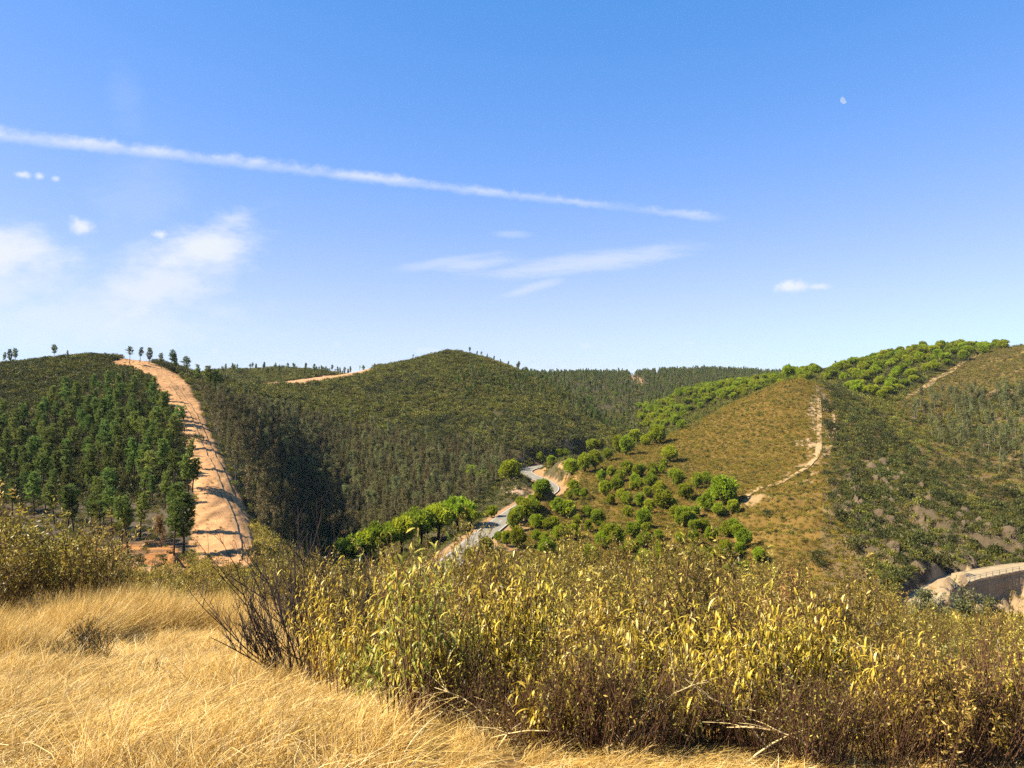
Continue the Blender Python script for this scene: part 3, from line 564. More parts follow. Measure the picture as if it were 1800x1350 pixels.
P = scatter(heath_m, 30000); cover('golden_heath', P, .38, .85, hea, 'low golden brown heath covering the rounded middle hill', 'heath')
P = scatter(heath_m | goldf_m, 8000); cover('green_heath_tufts', P, .4, .9, maq, 'scattered olive green tufts among the golden heath', 'heath')
P = scatter(goldf_m, 9000); cover('brown_hill_heath', P, .5, 1.2, hea[:2] + [mound('brown_heath', M['dryleaf'], 110, .26, .06, 6, .75, .7) for _ in range(3)] + maq[3:4], 'brown dry heath on the high hill behind the gorge', 'heath')
P = scatter(INV & RF & noroad, 9000); cover('gorge_heath', P, .4, .95, hea, 'dry golden heath between the dark bushes of the gorge side', 'heath')
P = scatter(INV & cliff_m & noroad, 3300); cover('cliff_scrub', P, .5, 1.5, maq[:4], 'scrub clinging to the slaty cliff above the gorge', 'scrub')
P = scatter(pineg_m & ~redb_m, 900); cover('burnt_undergrowth', P, .3, .8, [maq[0], hea[1], maq[2]], 'sparse low undergrowth on the ashy ground below the pines', 'scrub')
P = scatter(INV & (GD >= 36) & (GD < 140) & nofire & noroad & ~pineg_m & ~redb_m & ~((GP > 1640) & (GD > 105)), 9000)
lite = [mound('slope_scrub', M['bush_l'], 260, .17, .04, 8, 1.0, .6) for _ in range(4)]
cover('slope_scrub', P, .7, 1.35, lite, 'olive and yellow scrub on the slope falling to the valley', 'scrub', tall=1.15)
P = scatter(INV & (GD > 130) & (GD < 310) & (GP < 330) & nofire & ~redb_m & (GY < 890), 6000); cover('pine_understory', P, .6, 1.5, [mound('understory', M['dark'], 150, .26, .075, 6, .8) for _ in range(3)] + maq[:2], 'dark evergreen undergrowth filling the pine wood', 'scrub')
P = scatter(INV & ~nofire & (GD > 95), 420); cover('firebreak_tufts', P, .12, .38, hea + maq[:3], 'small dry tufts scattered on the bare firebreak', 'grass')
P = scatter(INV & redb_m, 46); cover('bank_scrub', P, .3, .9, maq, 'small shrubs rooted on the broken red bank', 'scrub')
# far woods
FAR = INV & (GD > 590) & (GD < 1500) & ~(INV & (GD > 700) & (GD < 1500) & inpoly(GP, GY, [(1096, 656), (1112, 658), (1138, 673), (1118, 674)])) & ~((GD > 700) & inpoly(GP, GY, [(1138, 650), (1158, 652), (1152, 661)]))
fm_ = [stemmesh('far_tree', PROTO['pine'][i]) for i in (0, 2, 4)] + [stemmesh('far_tree', PROTO['euca'][i]) for i in (0, 1)]
P = scatter(FAR & (GD > 590) & (GP > 900) & (GP < 1480), 5200); cover('far_wood', P, .5, 1.0, fm_, 'hazy mixed wood covering the farthest hills', 'wood')
P = scatter(FAR, 9000); cover('far_scrub', P, 1.6, 3.2, maq, 'scrub and low trees of the farthest hills', 'scrub')

# ------------------------------------------------------------------ trees one can tell apart
def plant(name, parts, label, cat, group, loc, rz, sc, names=('trunk', 'crown'), tilt=(0, 0)):
    o = thing(name, label, cat, loc, rz, sc, group, tilt)
    for nm, me in zip(names, parts):
        if me is not None:
            c = obj(nm, me, o)
            if nm in ('crown', 'foliage', 'stems'): c['kind'] = 'stuff'
    return o
def neighbours(P, r):
    P = np.asarray(P)[:, :2]; D = ((P[:, None] - P[None]) ** 2).sum(-1); return (D < r * r).sum(1) - 1
def sz(v, a, b, w=('small', 'mid-sized', 'large')): return w[0] if v < a else w[1] if v < b else w[2]
# stone pines of the middle hill: (x, y of the foot, crown width) in a 3.068x enlargement starting at (780, 590)
SP = [(793,630,60),(840,612,35),(620,665,45),(655,668,50),(582,705,50),(520,695,40),(690,755,85),(760,745,70),(815,730,75),(885,680,55),(945,640,80),(985,650,80),(1030,590,70),(1090,600,60),(1150,590,90),(1220,685,90),(1250,495,55),(1280,510,50),
(985,760,70),(900,775,50),(950,790,60),(850,800,55),(1040,770,50),(1065,760,50),(1135,750,55),(1115,820,70),(1240,780,60),(1030,815,60),(1050,840,50),(930,845,75),(870,875,70),(960,890,60),(900,920,50),(700,845,65),(715,870,40),(755,890,45),(1060,935,70),(1165,865,70),(1185,945,100),(1265,830,70),(1305,890,80),(1415,810,60),(1525,920,130),(1415,960,90),(1565,970,65),(615,970,80),(665,985,80),(770,985,60),(830,1035,75),(990,985,55),(1110,970,60),(720,1040,55),(780,1065,50),(560,1050,60),(595,1050,60),(615,1110,80),(695,1105,70),(500,1115,55),(545,1120,50),(555,1190,100),(915,1165,115),(1080,1050,90),(1025,1100,80),(1010,1180,75),(1080,1150,75),(1165,1110,60),(1295,1040,90),(1280,1125,60),(1350,1060,60),(1400,1060,70),(1350,1140,60),(1450,1120,75),(1410,1215,75),(1515,1220,90),(1525,1100,70),(1560,1060,65),(1600,1190,60),(1620,1150,85),(1165,1190,70),(1160,1230,75),(955,1215,70),(990,1270,50),(1080,1260,80),(785,1250,95),(1340,1220,60),(1450,1250,60),(1460,1310,60),(1570,1310,80),(1630,1290,60),(1700,1210,60),(1700,1235,70),
(375,1060,75),(380,1010,60),(290,1120,50),(340,1140,70),(400,1160,90),(230,1190,75),(135,1225,65),(250,1270,70),(360,790,100),(150,780,70),(205,800,70),(260,985,60),(455,960,70),(480,930,60),(430,985,60),(510,900,55),(415,930,50)]
rows = []
for x, y, w in SP: px, py = 780 + x / 3.068, 590 + y / 3.068; X, D = hit(px, py, 130); rows.append((X, D, w / 3.068 * D / FX / 2 * rng.uniform(1.0, 1.16), px, py, None))
Px = thin(scatter(INV & heath_m & (GD > 150) & (GD < 300) & inpoly(GP, GY, [(930, 930), (990, 870), (1080, 830), (1180, 820), (1300, 880), (1340, 990), (1200, 1000), (960, 1000)]), 80), 5.2)[:26]
for p in Px: rows.append((p[0], p[1], rng.uniform(1.2, 2.2), CX + FX * p[0] / p[1], HY - p[2] / p[1] * FX, None))
for px, d_, r_ in ((895, 203, 2.1), (908, 207, 2.5), (922, 211, 2.2), (936, 216, 2.6)): rows.append(((px - CX) / FX * d_ + 2.5, d_, r_, px, 900, None))
for px, py, w in ((806, 938, 62), (770, 950, 66), (738, 962, 70), (706, 975, 60), (672, 985, 64), (640, 993, 60), (612, 1000, 55), (828, 930, 36)): X, D = hit(px, py, 120); rows.append((X, D, w * D / FX / 2 / 1.1, px, py, 'umb'))
dq = np.linspace(320, 390, 80); D = float(dq[int(np.argmax(H((1386 - CX) / FX * dq, dq) / dq))]); rows.append(((1386 - CX) / FX * D, D, 2.9, 1386, 664, 'umb'))
N0 = len(rows)
def far_stone(poly, n, r, dlo, dhi):
    Pz = thin(scatter(INV & (GD > dlo) & (GD < dhi) & inpoly(GP, GY, poly), n), r)
    for p in Pz: px = CX + FX * p[0] / p[1]; rows.append((p[0], p[1], rng.uniform(2.3, 3.6), px, HY - p[2] / p[1] * FX, 'far'))
far_stone([(1120, 715), (1140, 695), (1200, 684), (1300, 672), (1430, 650), (1440, 668), (1340, 690), (1240, 722), (1150, 765), (1120, 765)], 700, 6.2, 400, 640)
far_stone([(1425, 668), (1500, 640), (1640, 610), (1790, 600), (1800, 606), (1740, 622), (1650, 652), (1580, 695), (1540, 705), (1490, 690)], 380, 6.6, 380, 600)
fr = sorted(rows[N0:], key=lambda r: r[1] / r[2]); rows = rows[:N0] + fr[:300 - N0]; rest = fr[300 - N0:]
if rest:
    P = np.array([(r[0], r[1], float(H(r[0], r[1]))) for r in rest]); cover('far_stone_pine_wood', P, .9, 1.1, [stemmesh('far_stone', PROTO['stone'][k][0]) for k in ('round', 'umb', 'lop')], 'farther stone pines merging into a green canopy', 'wood', w=np.array([r[2] for r in rest]))
nb = neighbours([(r[0], r[1]) for r in rows], 5.5)
print('stone pines', len(rows))
for i, (X, D, r, px, py, f) in enumerate(rows):
    k = f if f == 'umb' else rng.choice(['round', 'round', 'egg', 'lop']) if f is None else rng.choice(['round', 'umb', 'lop', 'umb'])
    size = sz(r, 1.9, 2.7) if f is None else sz(r, 2.7, 3.2)
    shape = {'round': 'round', 'egg': 'egg-shaped', 'lop': 'lopsided', 'umb': 'flat-topped'}[k]
    if px == 1386: lab, grp = 'lone umbrella shaped stone pine standing on the golden hill summit', 'stone pines of the middle hill'
    elif f == 'far':
        grp = 'stone pines of the far ridges'; pl = ('on the ridge behind the golden hill' if px < 1300 else 'on the saddle behind the golden summit') if px < 1440 else 'on the skyline of the high brown hill' if py < 625 else 'on the upper flank beside the climbing path' if px > 1560 else 'in the plantation below the high hill'
        lab = f'{size} {shape} stone pine {pl}' + (', standing clear' if nb[i] == 0 else '')
    elif f == 'umb': grp = 'umbrella pines by the road'; lab = f'broad {shape} stone pine beside the shaded lower road' + (', the widest kind' if r > 4 else '')
    else:
        grp = 'stone pines of the middle hill'
        pl = 'along the upper road bend' if px < 1000 and py < 840 else 'between the two road stretches' if px < 900 else 'on the shoulder above the road cutting' if py < 830 else 'below the foot of the sandy path' if px > 1230 else 'low on the heath slope' if py > 940 else 'on the middle of the heath slope'
        lab = f'{size} {shape} stone pine {pl}, ' + ('standing apart' if nb[i] == 0 else 'beside one other' if nb[i] == 1 else 'in a crowded clump')
    lab = lab.replace(', the widest kind', ' with the widest crown')
    me = PROTO['stone'][k][i % 2]; z = float(H(X, D)); tallk = 1.0 if f != 'umb' else 1.15
    if px == 1386: tallk = 1.35
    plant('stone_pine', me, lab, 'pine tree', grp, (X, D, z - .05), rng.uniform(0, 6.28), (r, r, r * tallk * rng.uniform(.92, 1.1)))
# maritime pines of the near hill
PINEZ = [(-20, 760), (60, 735), (150, 700), (195, 682), (255, 690), (284, 722), (318, 780), (334, 850), (336, 900), (320, 975), (300, 975), (180, 955), (100, 935), (-20, 925)]
Pz = scatter(INV & (GD > 100) & (GD < 310) & inpoly(GP, GY, PINEZ) & nofire, 2600); Pz = thin(Pz, 3.6)
up = HY - Pz[:, 2] / Pz[:, 1] * FX; keep = rng.uniform(0, 1, len(Pz)) < np.clip(1.1 - (up - 835) / 110, .2, 1); Pz = Pz[keep]
le = np.interp(HY - Pz[:, 2] / Pz[:, 1] * FX, [640, 690, 720, 770, 830, 900, 975], [255, 285, 300, 322, 335, 340, 330]); Pz = Pz[(CX + FX * Pz[:, 0] / Pz[:, 1] < le - 22) | (rng.uniform(0, 1, len(Pz)) < .35)]
rows = [(p[0], p[1], rng.uniform(5.4, 9.2), 'slope') for p in Pz]
for px, py in ((322, 976), (304, 978), (224, 976), (212, 962), (196, 958), (244, 950), (312, 940), (330, 872), (312, 775), (128, 940), (182, 940)):
    X, D = hit(px, py, 95); rows.append((X, D, rng.uniform(7, 9.5), 'edge' if px > 290 else 'slope'))
for px, py, h in ((6, 642, 5.5), (18, 640, 6.5), (28, 640, 6.5), (95, 636, 6.5), (119, 629, 3), (228, 640, 6.5), (246, 638, 6), (262, 640, 6.5), (284, 648, 6), (300, 652, 8), (309, 654, 7), (330, 668, 8.5), (350, 678, 7.5), (367, 684, 8.5), (378, 690, 8), (390, 695, 7.5)):
    X, D = hit(px, py, 150); rows.append((X, D, h, 'sky'))
print('maritime pines', len(rows))
nb = neighbours([(r[0], r[1]) for r in rows], 4.2)
for i, (X, D, h, w) in enumerate(rows):
    k = i % 6; z = float(H(X, D)); py = HY - z / D * FX
    form = ('leafy', 'high-crowned', 'low-branched', 'tall-trunked', 'slim', 'bushy')[k]
    pl = 'standing on the hilltop skyline' if w == 'sky' else 'at the edge of the firebreak' if w == 'edge' else 'on the ashy ground above the red bank' if py > 900 else 'on the lower pine slope' if py > 830 else 'in the middle of the pine wood' if py > 760 else 'near the top of the pine wood'
    lab = f"{sz(h, 6.6, 8, ('short', 'medium', 'tall'))} {form} maritime pine {pl}" + (', crowded by neighbours' if nb[i] > 2 else ', with open space around' if nb[i] == 0 else '')
    s = h / 9; plant('maritime_pine', PROTO['pine'][k], lab, 'pine tree', 'maritime pines of the near hill', (X, D, z), rng.uniform(0, 6.28), (s * rng.uniform(1.0, 1.35),) * 2 + (s,), tilt=(rng.normal(0, .03), rng.normal(0, .03)))
X, D = hit(282, 965, 95); plant('scorched_pine', PROTO['rust'][0], 'small scorched pine with rust brown foliage above the red bank', 'pine tree', None, (X, D, float(H(X, D))), 1., .75)
for px, py, s, lab in ((344, 776, 1.7, 'round dark bush standing alone in the middle of the firebreak'), (357, 690, 1.3, 'dark bush on the upper verge of the firebreak'), (365, 990, 1.1, 'dark bush at the foot of the firebreak'), (454, 985, 2.2, 'broad dark bush at the low corner of the firebreak'), (242, 1000, 1.2, 'small grey green bush beside the orange track')):
    X, D = hit(px, py, 80); plant('evergreen_bush', PROTO['dark'][0], lab, 'bush', None, (X, D, float(H(X, D)) - .1), rng.uniform(0, 6), (s, s, s * 1.3))
# the brow between the firebreak and the round hill
Pz = thin(scatter(INV & (GD > 540) & (GD < 720) & (GP > 385) & (GP < 640), 300), 8)[:50]
for i, p in enumerate(Pz): k = i % 6; h = rng.uniform(4, 7.5); plant('maritime_pine', PROTO['pine'][k], f"{sz(h, 5, 6.3, ('low', 'middling', 'high'))} {('leafy', 'high-crowned', 'low-branched', 'tall-trunked', 'slim', 'bushy')[k]} pine of the wooded brow behind the red track", 'pine tree', 'pines of the wooded brow', tuple(p), rng.uniform(0, 6), h / 9 * 1.15)
for i, (px, h) in enumerate(((725, 5), (826, 5.5), (838, 4), (846, 4.5), (856, 4.2), (868, 4.5), (880, 4), (912, 7), (893, 4.5), (925, 5), (940, 6), (590, 4.5), (632, 4), (700, 2.5), (658, 3.5))):
    d = np.linspace(430, 570, 200); x = (px - CX) / FX * d; j = int(np.argmax(H(x, d) / d)); bare_ = px in (725, 590, 632, 658)
    plant('eucalyptus' if bare_ else 'maritime_pine', PROTO['burnt'][1] if bare_ else PROTO['pine'][i % 6], ('thin wispy tree' if bare_ else f"{('leafy', 'high-crowned', 'low-branched', 'tall-trunked', 'slim', 'bushy')[i % 6]} pine") + (' alone on the round dark hill summit' if px in (700, 725) else ' on the falling skyline of the round dark hill' if px > 800 else ' at the end of the red track'), 'tree', 'skyline trees of the round hill', (x[j], d[j], float(H(x[j], d[j])) - .1), i, h / (7 if bare_ else 9) * 1.1)
# thin scorched trees low on the round dark hill
BZ = [(352, 700), (430, 715), (520, 735), (640, 765), (760, 790), (880, 808), (900, 815), (850, 870), (820, 900), (600, 960), (470, 960), (430, 880), (380, 790)]
Pb = thin(scatter(INV & (GD > 140) & (GD < 420) & inpoly(GP, GY, BZ) & nofire & noroad, 3400), 1.9)
Pb = Pb[np.argsort(Pb[:, 1])]
for i, p in enumerate(Pb[:280]):
    k = int(rng.choice(4, p=[.4, .25, .25, .1])); h = rng.uniform(4, 8); py = HY - p[2] / p[1] * FX; px = CX + FX * p[0] / p[1]
    tl = rng.normal(0, .05); wd = rng.uniform(.85, 1.2); how = 'leaning' if abs(tl) > .06 else 'slim' if wd < .95 else 'wide' if wd > 1.1 else 'upright'; near_ = np.sort(np.hypot(Pb[:, 0] - p[0], Pb[:, 1] - p[1]))[1] < 2.3
    pl = 'beside the firebreak' if px < 470 and py < 900 else 'in the dark valley bottom' if py > 900 else 'on the shaded lower slope'
    plant('scorched_tree', PROTO['burnt'][k], f"{sz(h, 5.2, 6.8, ('short', 'middling', 'tall'))} {('brown-leaved', 'thin-crowned', 'bushy brown', 'bare grey')[k]} scorched tree, {how}, {pl}{' close by another' if near_ else ''}", 'tree', 'scorched trees of the shaded slope', tuple(p), rng.uniform(0, 6), (h / 7 * wd, h / 7 * wd, h / 7), tilt=(tl, rng.normal(0, .03)))
P = Pb[280:]; cover('scorched_wood', P, .6, 1.1, [stemmesh('scorched', PROTO['burnt'][i]) for i in range(4)] + [stemmesh('scorched', PROTO['burnt'][i]) for i in (0, 2)] + [stemmesh('scorched', PROTO['euca'][i]) for i in (0, 2)], 'thin scorched trees thickly covering the shaded hillside', 'wood', sink=0)
P = scatter(INV & (GD > 430) & (GD < 600) & (GP > 800) & (GP < 1120) & (GY > 655) & (GY < 790), 420); cover('hillside_wood', P, .45, .8, fm_, 'slender trees on the flank of the round dark hill', 'wood', sink=0)
# eucalyptus on the far bank
EZ = [(1590, 730), (1640, 700), (1700, 690), (1830, 680), (1830, 860), (1750, 830), (1660, 790)]
Pe = thin(scatter(INV & (GD > 230) & (GD < 460) & inpoly(GP, GY, EZ), 700), 4.0)[:170]
for i, p in enumerate(Pe): k = i % 3; h = rng.uniform(5, 10); plant('eucalyptus', PROTO['euca'][k], f"{sz(h, 6.5, 8.3, ('short', 'middling', 'tall'))} {('leafy', 'full-crowned', 'slim')[k]} pale-trunked eucalyptus {'high on the far bank' if p[2] > -22 else 'low on the far bank'}, {'leaning' if i % 4 == 0 else 'straight'}", 'tree', 'eucalyptus of the far bank', tuple(p), rng.uniform(0, 6), h / 9, tilt=(0, .13 if i % 4 == 0 else 0))
Pe = thin(scatter(INV & (GD > 270) & (GD < 360) & inpoly(GP, GY, [(820, 760), (1000, 760), (980, 800), (920, 820), (830, 840)]) & noroad, 60), 5)[:22]
for i, p in enumerate(Pe): k = i % 3; plant('eucalyptus', PROTO['euca'][k], f"grey green {('leafy', 'full-crowned', 'slim')[k]} eucalyptus near the upper road bend", 'tree', 'eucalyptus by the road', tuple(p), rng.uniform(0, 6), rng.uniform(.5, .85))
# dark evergreen bushes of the gorge side
GZN = [(1450, 690), (1500, 700), (1600, 790), (1700, 840), (1830, 880), (1830, 990), (1660, 1000), (1560, 1040), (1500, 1000), (1470, 900), (1440, 820)]
Pg = thin(scatter(INV & (GD > 135) & (GD < 380) & inpoly(GP, GY, GZN) & noroad, 1200), 3.0)[:290]
nb = neighbours(Pg, 4.5)
for i, p in enumerate(Pg):
    r = rng.choice([1.1, 1.4, 1.8, 2.3, 3.0]) * rng.uniform(.9, 1.1); py = HY - p[2] / p[1] * FX; pl = 'beside the sandy path head' if py < 760 else 'on the rocky gorge side' if py < 880 else 'on the slate cliff'
    plant('evergreen_bush', PROTO['dark'][i % 4], f"{sz(r, 1.5, 2.3)} dark evergreen bush {pl}, {('billowy', 'spiky', 'domed', 'ragged')[i % 4]}, {'standing apart' if nb[i] == 0 else 'beside another' if nb[i] == 1 else 'in a dense clump'}", 'bush', 'evergreen bushes of the gorge side', (p[0], p[1], p[2] - .15), rng.uniform(0, 6), (r, r, r * rng.uniform(1.15, 1.65)))
for i, (px, py, r) in enumerate(((1350, 908, 2.0), (1432, 985, 2.3), (1448, 1000, 2.2), (1240, 850, 1.0), (1405, 838, 1.2), (1420, 832, 1.3), (1290, 838, .8), (1390, 880, 1.0), (1110, 700, .9))):
    X, D = hit(px, py, 130); plant('evergreen_bush', PROTO['dark'][i % 4], f"{sz(r, 1.1, 1.9)} dark bush alone among the golden heath" + (', beside the sandy path' if 820 < py < 845 and px > 1390 else ''), 'bush', 'bushes in the heath', (X, D, float(H(X, D)) - .1), i, (r, r, r))
# ------------------------------------------------------------------ rocks, bridge road, culvert
import bmesh
def rockmesh(m, sx=1, sy=1, szz=1, n=26):
    bm = bmesh.new()
    for p in nz(rng.normal(0, 1, (n, 3))) * rng.uniform(.75, 1.05, (n, 1)): bm.verts.new((p[0] * sx, p[1] * sy, p[2] * szz))
    r = bmesh.ops.convex_hull(bm, input=bm.verts); bmesh.ops.delete(bm, geom=[g for g in r['geom_interior'] if isinstance(g, bmesh.types.BMVert)], context='VERTS')
    me = bpy.data.meshes.new('rock'); bm.to_mesh(me); bm.free(); me.materials.append(m); return me
slate = [rockmesh(M['rockm'], .35, 1.1, 1.3) for _ in range(5)]; paler = [rockmesh(M['rockp'], 1.1, .8, .8, 34) for _ in range(5)]
RZ = [(1460, 860), (1540, 805), (1600, 840), (1660, 890), (1760, 930), (1850, 970), (1850, 1000), (1640, 1030), (1560, 1000), (1500, 930)]
Pr = thin(scatter(INV & (GD > 130) & (GD < 290) & inpoly(GP, GY, RZ) & noroad, 600), 2.2)[:150]
for i, p in enumerate(Pr):
    s = rng.uniform(.8, 2.3); hi_ = p[2] > -30
    o = obj('slate_outcrop', slate[i % 5], label=f"{sz(s, 1.2, 1.8)} {('knife-edged', 'blocky', 'leaning', 'pointed', 'slabby')[i % 5]} slate outcrop {'high on the gorge side' if hi_ else 'on the cliff above the bridge road'}", category='rock', group='slate outcrops of the gorge')
    o.location = (p[0], p[1], p[2] - .12 * s); o.scale = (s, s, s * rng.uniform(.7, 1.2)); o.rotation_euler = (rng.normal(0, .2), R(24) + rng.normal(0, .15), R(35) + rng.normal(0, .3))
Pr = thin(scatter((GD > 128) & (GD < 153) & (GP > 1655) & (GP < 1830), 500), 1.35)[:120]
for i, p in enumerate(Pr):
    s = rng.uniform(.5, 2.0) * np.clip((p[1] - 122) / 24, .5, 1.25)
    o = obj('pale_boulder', paler[i % 5], label=f"{sz(s, .9, 1.5)} {('angular', 'rounded', 'split', 'flat-topped', 'wedge shaped')[i % 5]} sandy boulder on the bank below the bridge road", category='rock', group='boulders below the bridge road')
    o.location = (p[0], p[1], p[2] + .5); o.scale = (s, s, s * 1.25); o.rotation_euler = (rng.normal(0, .3), rng.normal(0, .3), rng.uniform(0, 6))
R2 = dense(ROAD2, .8); R2 = R2[(R2[:, 0] / R2[:, 1] * FX + CX > 1575)]
br = thing('bridge_road', 'pale curved concrete bridge road with slim post railing below the cliff', 'bridge', tuple(R2[30]))
inv = br.matrix_world
def child(o): o.location = -Vector(tuple(R2[30])); return o
child(ribbon('deck', R2, 5.4, M['conc'], .05, parent=br))
t2 = nz(np.gradient(R2[:, :2], axis=0)); n2 = np.stack([-t2[:, 1], t2[:, 0]], 1)
def edge(lat, z): return np.column_stack([R2[:, :2] + n2 * lat, R2[:, 2] + z])
def strip(name, lat0, lat1, z0, z1, m, sel=slice(None)):
    mb = MB(); A_ = [edge(lat0, z0)[sel], edge(lat0, z1)[sel], edge(lat1, z1)[sel], edge(lat1, z0)[sel]]; k = len(A_[0])
    V = np.stack(A_, 1); ii = np.arange(k - 1)[:, None] * 4; jj = np.arange(4)[None]
    mb.add(V, np.concatenate([np.stack([ii + jj, ii + (jj + 1) % 4, ii + 4 + (jj + 1) % 4, ii + 4 + jj], -1).reshape(-1, 4), [[0, 1, 2, 3]], [[k * 4 - 4, k * 4 - 1, k * 4 - 2, k * 4 - 3]]]))
    return child(obj(name, mb.mesh(name, m), br))
strip('kerb', -2.75, -2.35, -.5, .22, M['conc']); strip('kerb', 2.4, 2.7, -.3, .15, M['conc'])
px2 = R2[:, 0] / R2[:, 1] * FX + CX; k0 = int(np.argmax(px2 > 1655)); k1 = int(np.argmax(px2 > 1735)); strip('retaining_wall', -2.72, -2.2, -3.0, -.45, M['wall'], slice(k0, k1))
E0 = edge(-2.55, .2)
pm = MB(); pm.add([(x, y, z) for z in (0, .95) for x, y in ((-.06, -.06), (.06, -.06), (.06, .06), (-.06, .06))], [(0, 1, 5, 4), (1, 2, 6, 5), (2, 3, 7, 6), (3, 0, 4, 7), (4, 5, 6, 7)]); pm = pm.mesh('post', M['metal'])
for i in range(0, len(E0), 3): c = child(obj('post', pm, br)); c.location = Vector(tuple(E0[i])) - Vector(tuple(R2[30]))
for z in (.5, .92):
    mb = MB(); mb.tube(E0 + np.array([0, 0, z]), .035, 4); child(obj('rail', mb.mesh('rail', M['metal']), br))
def box(mb, c, s, rz=0):
    x, y, z = (np.array(s) / 2); V = np.array([(a * x, b * y, e * z) for e in (-1, 1) for a, b in ((-1, -1), (1, -1), (1, 1), (-1, 1))]); cr, sr = math.cos(rz), math.sin(rz)
    V = np.column_stack([V[:, 0] * cr - V[:, 1] * sr, V[:, 0] * sr + V[:, 1] * cr, V[:, 2]]) + np.array(c)
    mb.add(V, [(0, 3, 2, 1), (4, 5, 6, 7), (0, 1, 5, 4), (1, 2, 6, 5), (2, 3, 7, 6), (3, 0, 4, 7)])
cx, cd = (1800 - CX) / FX * 112, 112.; cz = (HY - 1092) / FX * cd
cu_ = thing('culvert', 'low concrete slab culvert with a dark mouth below the boulders', 'culvert', (cx, cd, cz))
for nm, parts, mm in (('slab', [((0, 0, 0), (7.5, 3.5, .4))], 'conc'), ('side_wall', [((-3.2, .2, -1.6), (.5, 3, 2.8))], 'wall'), ('side_wall', [((3.2, .2, -1.6), (.5, 3, 2.8))], 'wall'), ('back_wall', [((0, 1.5, -1.6), (6, .3, 2.8))], 'wall')):
    mb = MB(); [box(mb, c, s) for c, s in parts]; obj(nm, mb.mesh(nm, M[mm]), cu_)

# ------------------------------------------------------------------ foreground: shrub belt
def fpx(P): return CX + FX * P[:, 0] / P[:, 1]
edge_d = np.interp(GP, [-900, 60, 200, 330, 420, 560, 640, 800, 1000, 1400, 1560, 2700], [9.5, 10, 13.5, 14.5, 13.5, 8.4, 6.0, 4.1, 3.7, 3.4, 2.7, 2.6])
Pf = scatter((GD > edge_d) & (GD < 40) & (GP > -160) & (GP < 1960), 9000); Pf = np.concatenate([thin(Pf[Pf[:, 1] < 11], .92), thin(Pf[Pf[:, 1] >= 11], .66)]); Pf = Pf[np.argsort(Pf[:, 1])]
print('bushes', len(Pf))
def bush_scale(P):                          # lower on the wind-swept brow, taller down the slope
    px = fpx(P); top = np.interp(px, [-100, 60, 150, 190, 240, 420, 560, 640, 800, 1200, 1400, 1500, 1600, 1700, 1900], [920, 920, 940, 975, 1042, 1040, 1005, 995, 1000, 998, 1015, 1045, 1085, 1108, 1110])
    hm = ((HY - P[:, 2] / P[:, 1] * FX) - top) / FX * P[:, 1] / 1.5
    return np.clip(np.minimum(hm, 1.2), .3, 1.3) * rng.choice([.4, .6, .8, 1.0, 1.2], len(P)) * rng.uniform(.9, 1.1, len(P))
Pn, Pq = Pf[:300], Pf[300:]
bs = bush_scale(Pn); nbb = neighbours(Pn, 1.0)
for i, p in enumerate(Pn):
    px = CX + FX * p[0] / p[1]; pt = float(fbm(p[0] / 1.8, p[1] / 1.8, 200, 2)); k = int(rng.choice([0, 2, 4] if px < 500 else [4, 4, 2] if pt < -.12 else [1, 3, 3] if pt > .12 else [0, 1, 2]))
    w = ('olive', 'yellowing', 'dense olive', 'golden', 'brownish')[k]; s = bs[i]
    tx, ty, zs = rng.normal(0, .07), rng.normal(0, .07), rng.uniform(.82, 1.2); how = 'leaning' if abs(ty) > .09 else 'squat' if zs < .93 else 'upright' if zs > 1.08 else 'rounded'
    pl = 'at the back edge of the straw' if px < 560 else 'behind the red-brown thicket' if px < 1250 else 'on the slope above the gorge'
    plant('rockrose_bush', PROTO['bush'][k], f"{sz(s, .6, .9)} {w} {how} rockrose bush {pl}, {'standing apart' if nbb[i] == 0 else 'close to others'}", 'bush', 'rockrose bushes of the near slope', (p[0], p[1], p[2] - .02), rng.uniform(0, 6.28), (s, s, s * zs), ('stems', 'foliage'), (tx, ty))
ps = bush_scale(Pq)
cover('rockrose_scrub', Pq, .95, 1.05, [stemmesh('bush', b) for b in PROTO['bush']], 'olive and yellow rockrose scrub thick on the falling slope', 'scrub', w=ps, sink=.02)
# red-brown twiggy thickets
for i, (px, d) in enumerate(((790, 4.4), (830, 3.6), (880, 3.3), (930, 3.2), (980, 3.15), (1030, 3.1), (1080, 3.1), (1130, 3.05), (1200, 3.3), (880, 4.1), (980, 3.8), (780, 3.9), (1070, 4.0), (1160, 4.1), (930, 4.8), (1250, 3.2), (1330, 3.1), (1420, 3.0), (1180, 3.1), (1290, 3.6), (1380, 3.5), (1470, 3.0), (1560, 3.0), (1640, 3.1), (1600, 3.4), (1690, 3.2), (1740, 3.0), (1790, 3.3), (1680, 3.8), (1760, 3.9), (1840, 3.1), (700, 5.3), (640, 6.0), (590, 6.8), (1500, 3.3), (1020, 4.7), (1120, 4.8), (1230, 4.3))):
    x = (px - CX) / FX * d; s = rng.uniform(.3, .5)
    plant('dry_thicket', PROTO['thicket'][i % 3], f"{sz(s, .37, .43, ('low', 'knee-high', 'tall'))} {('bristly', 'rounded', 'ragged')[i % 3]} red-brown twiggy thicket " + ('behind the bare dark bush' if px < 700 else 'rising from the straw before the rockroses' if px < 1100 else 'under the yellow drooping rockroses'), 'bush', 'red-brown thickets', (x, d, float(H(x, d)) - .02), i * 1.3, s, ('stems', 'foliage'))
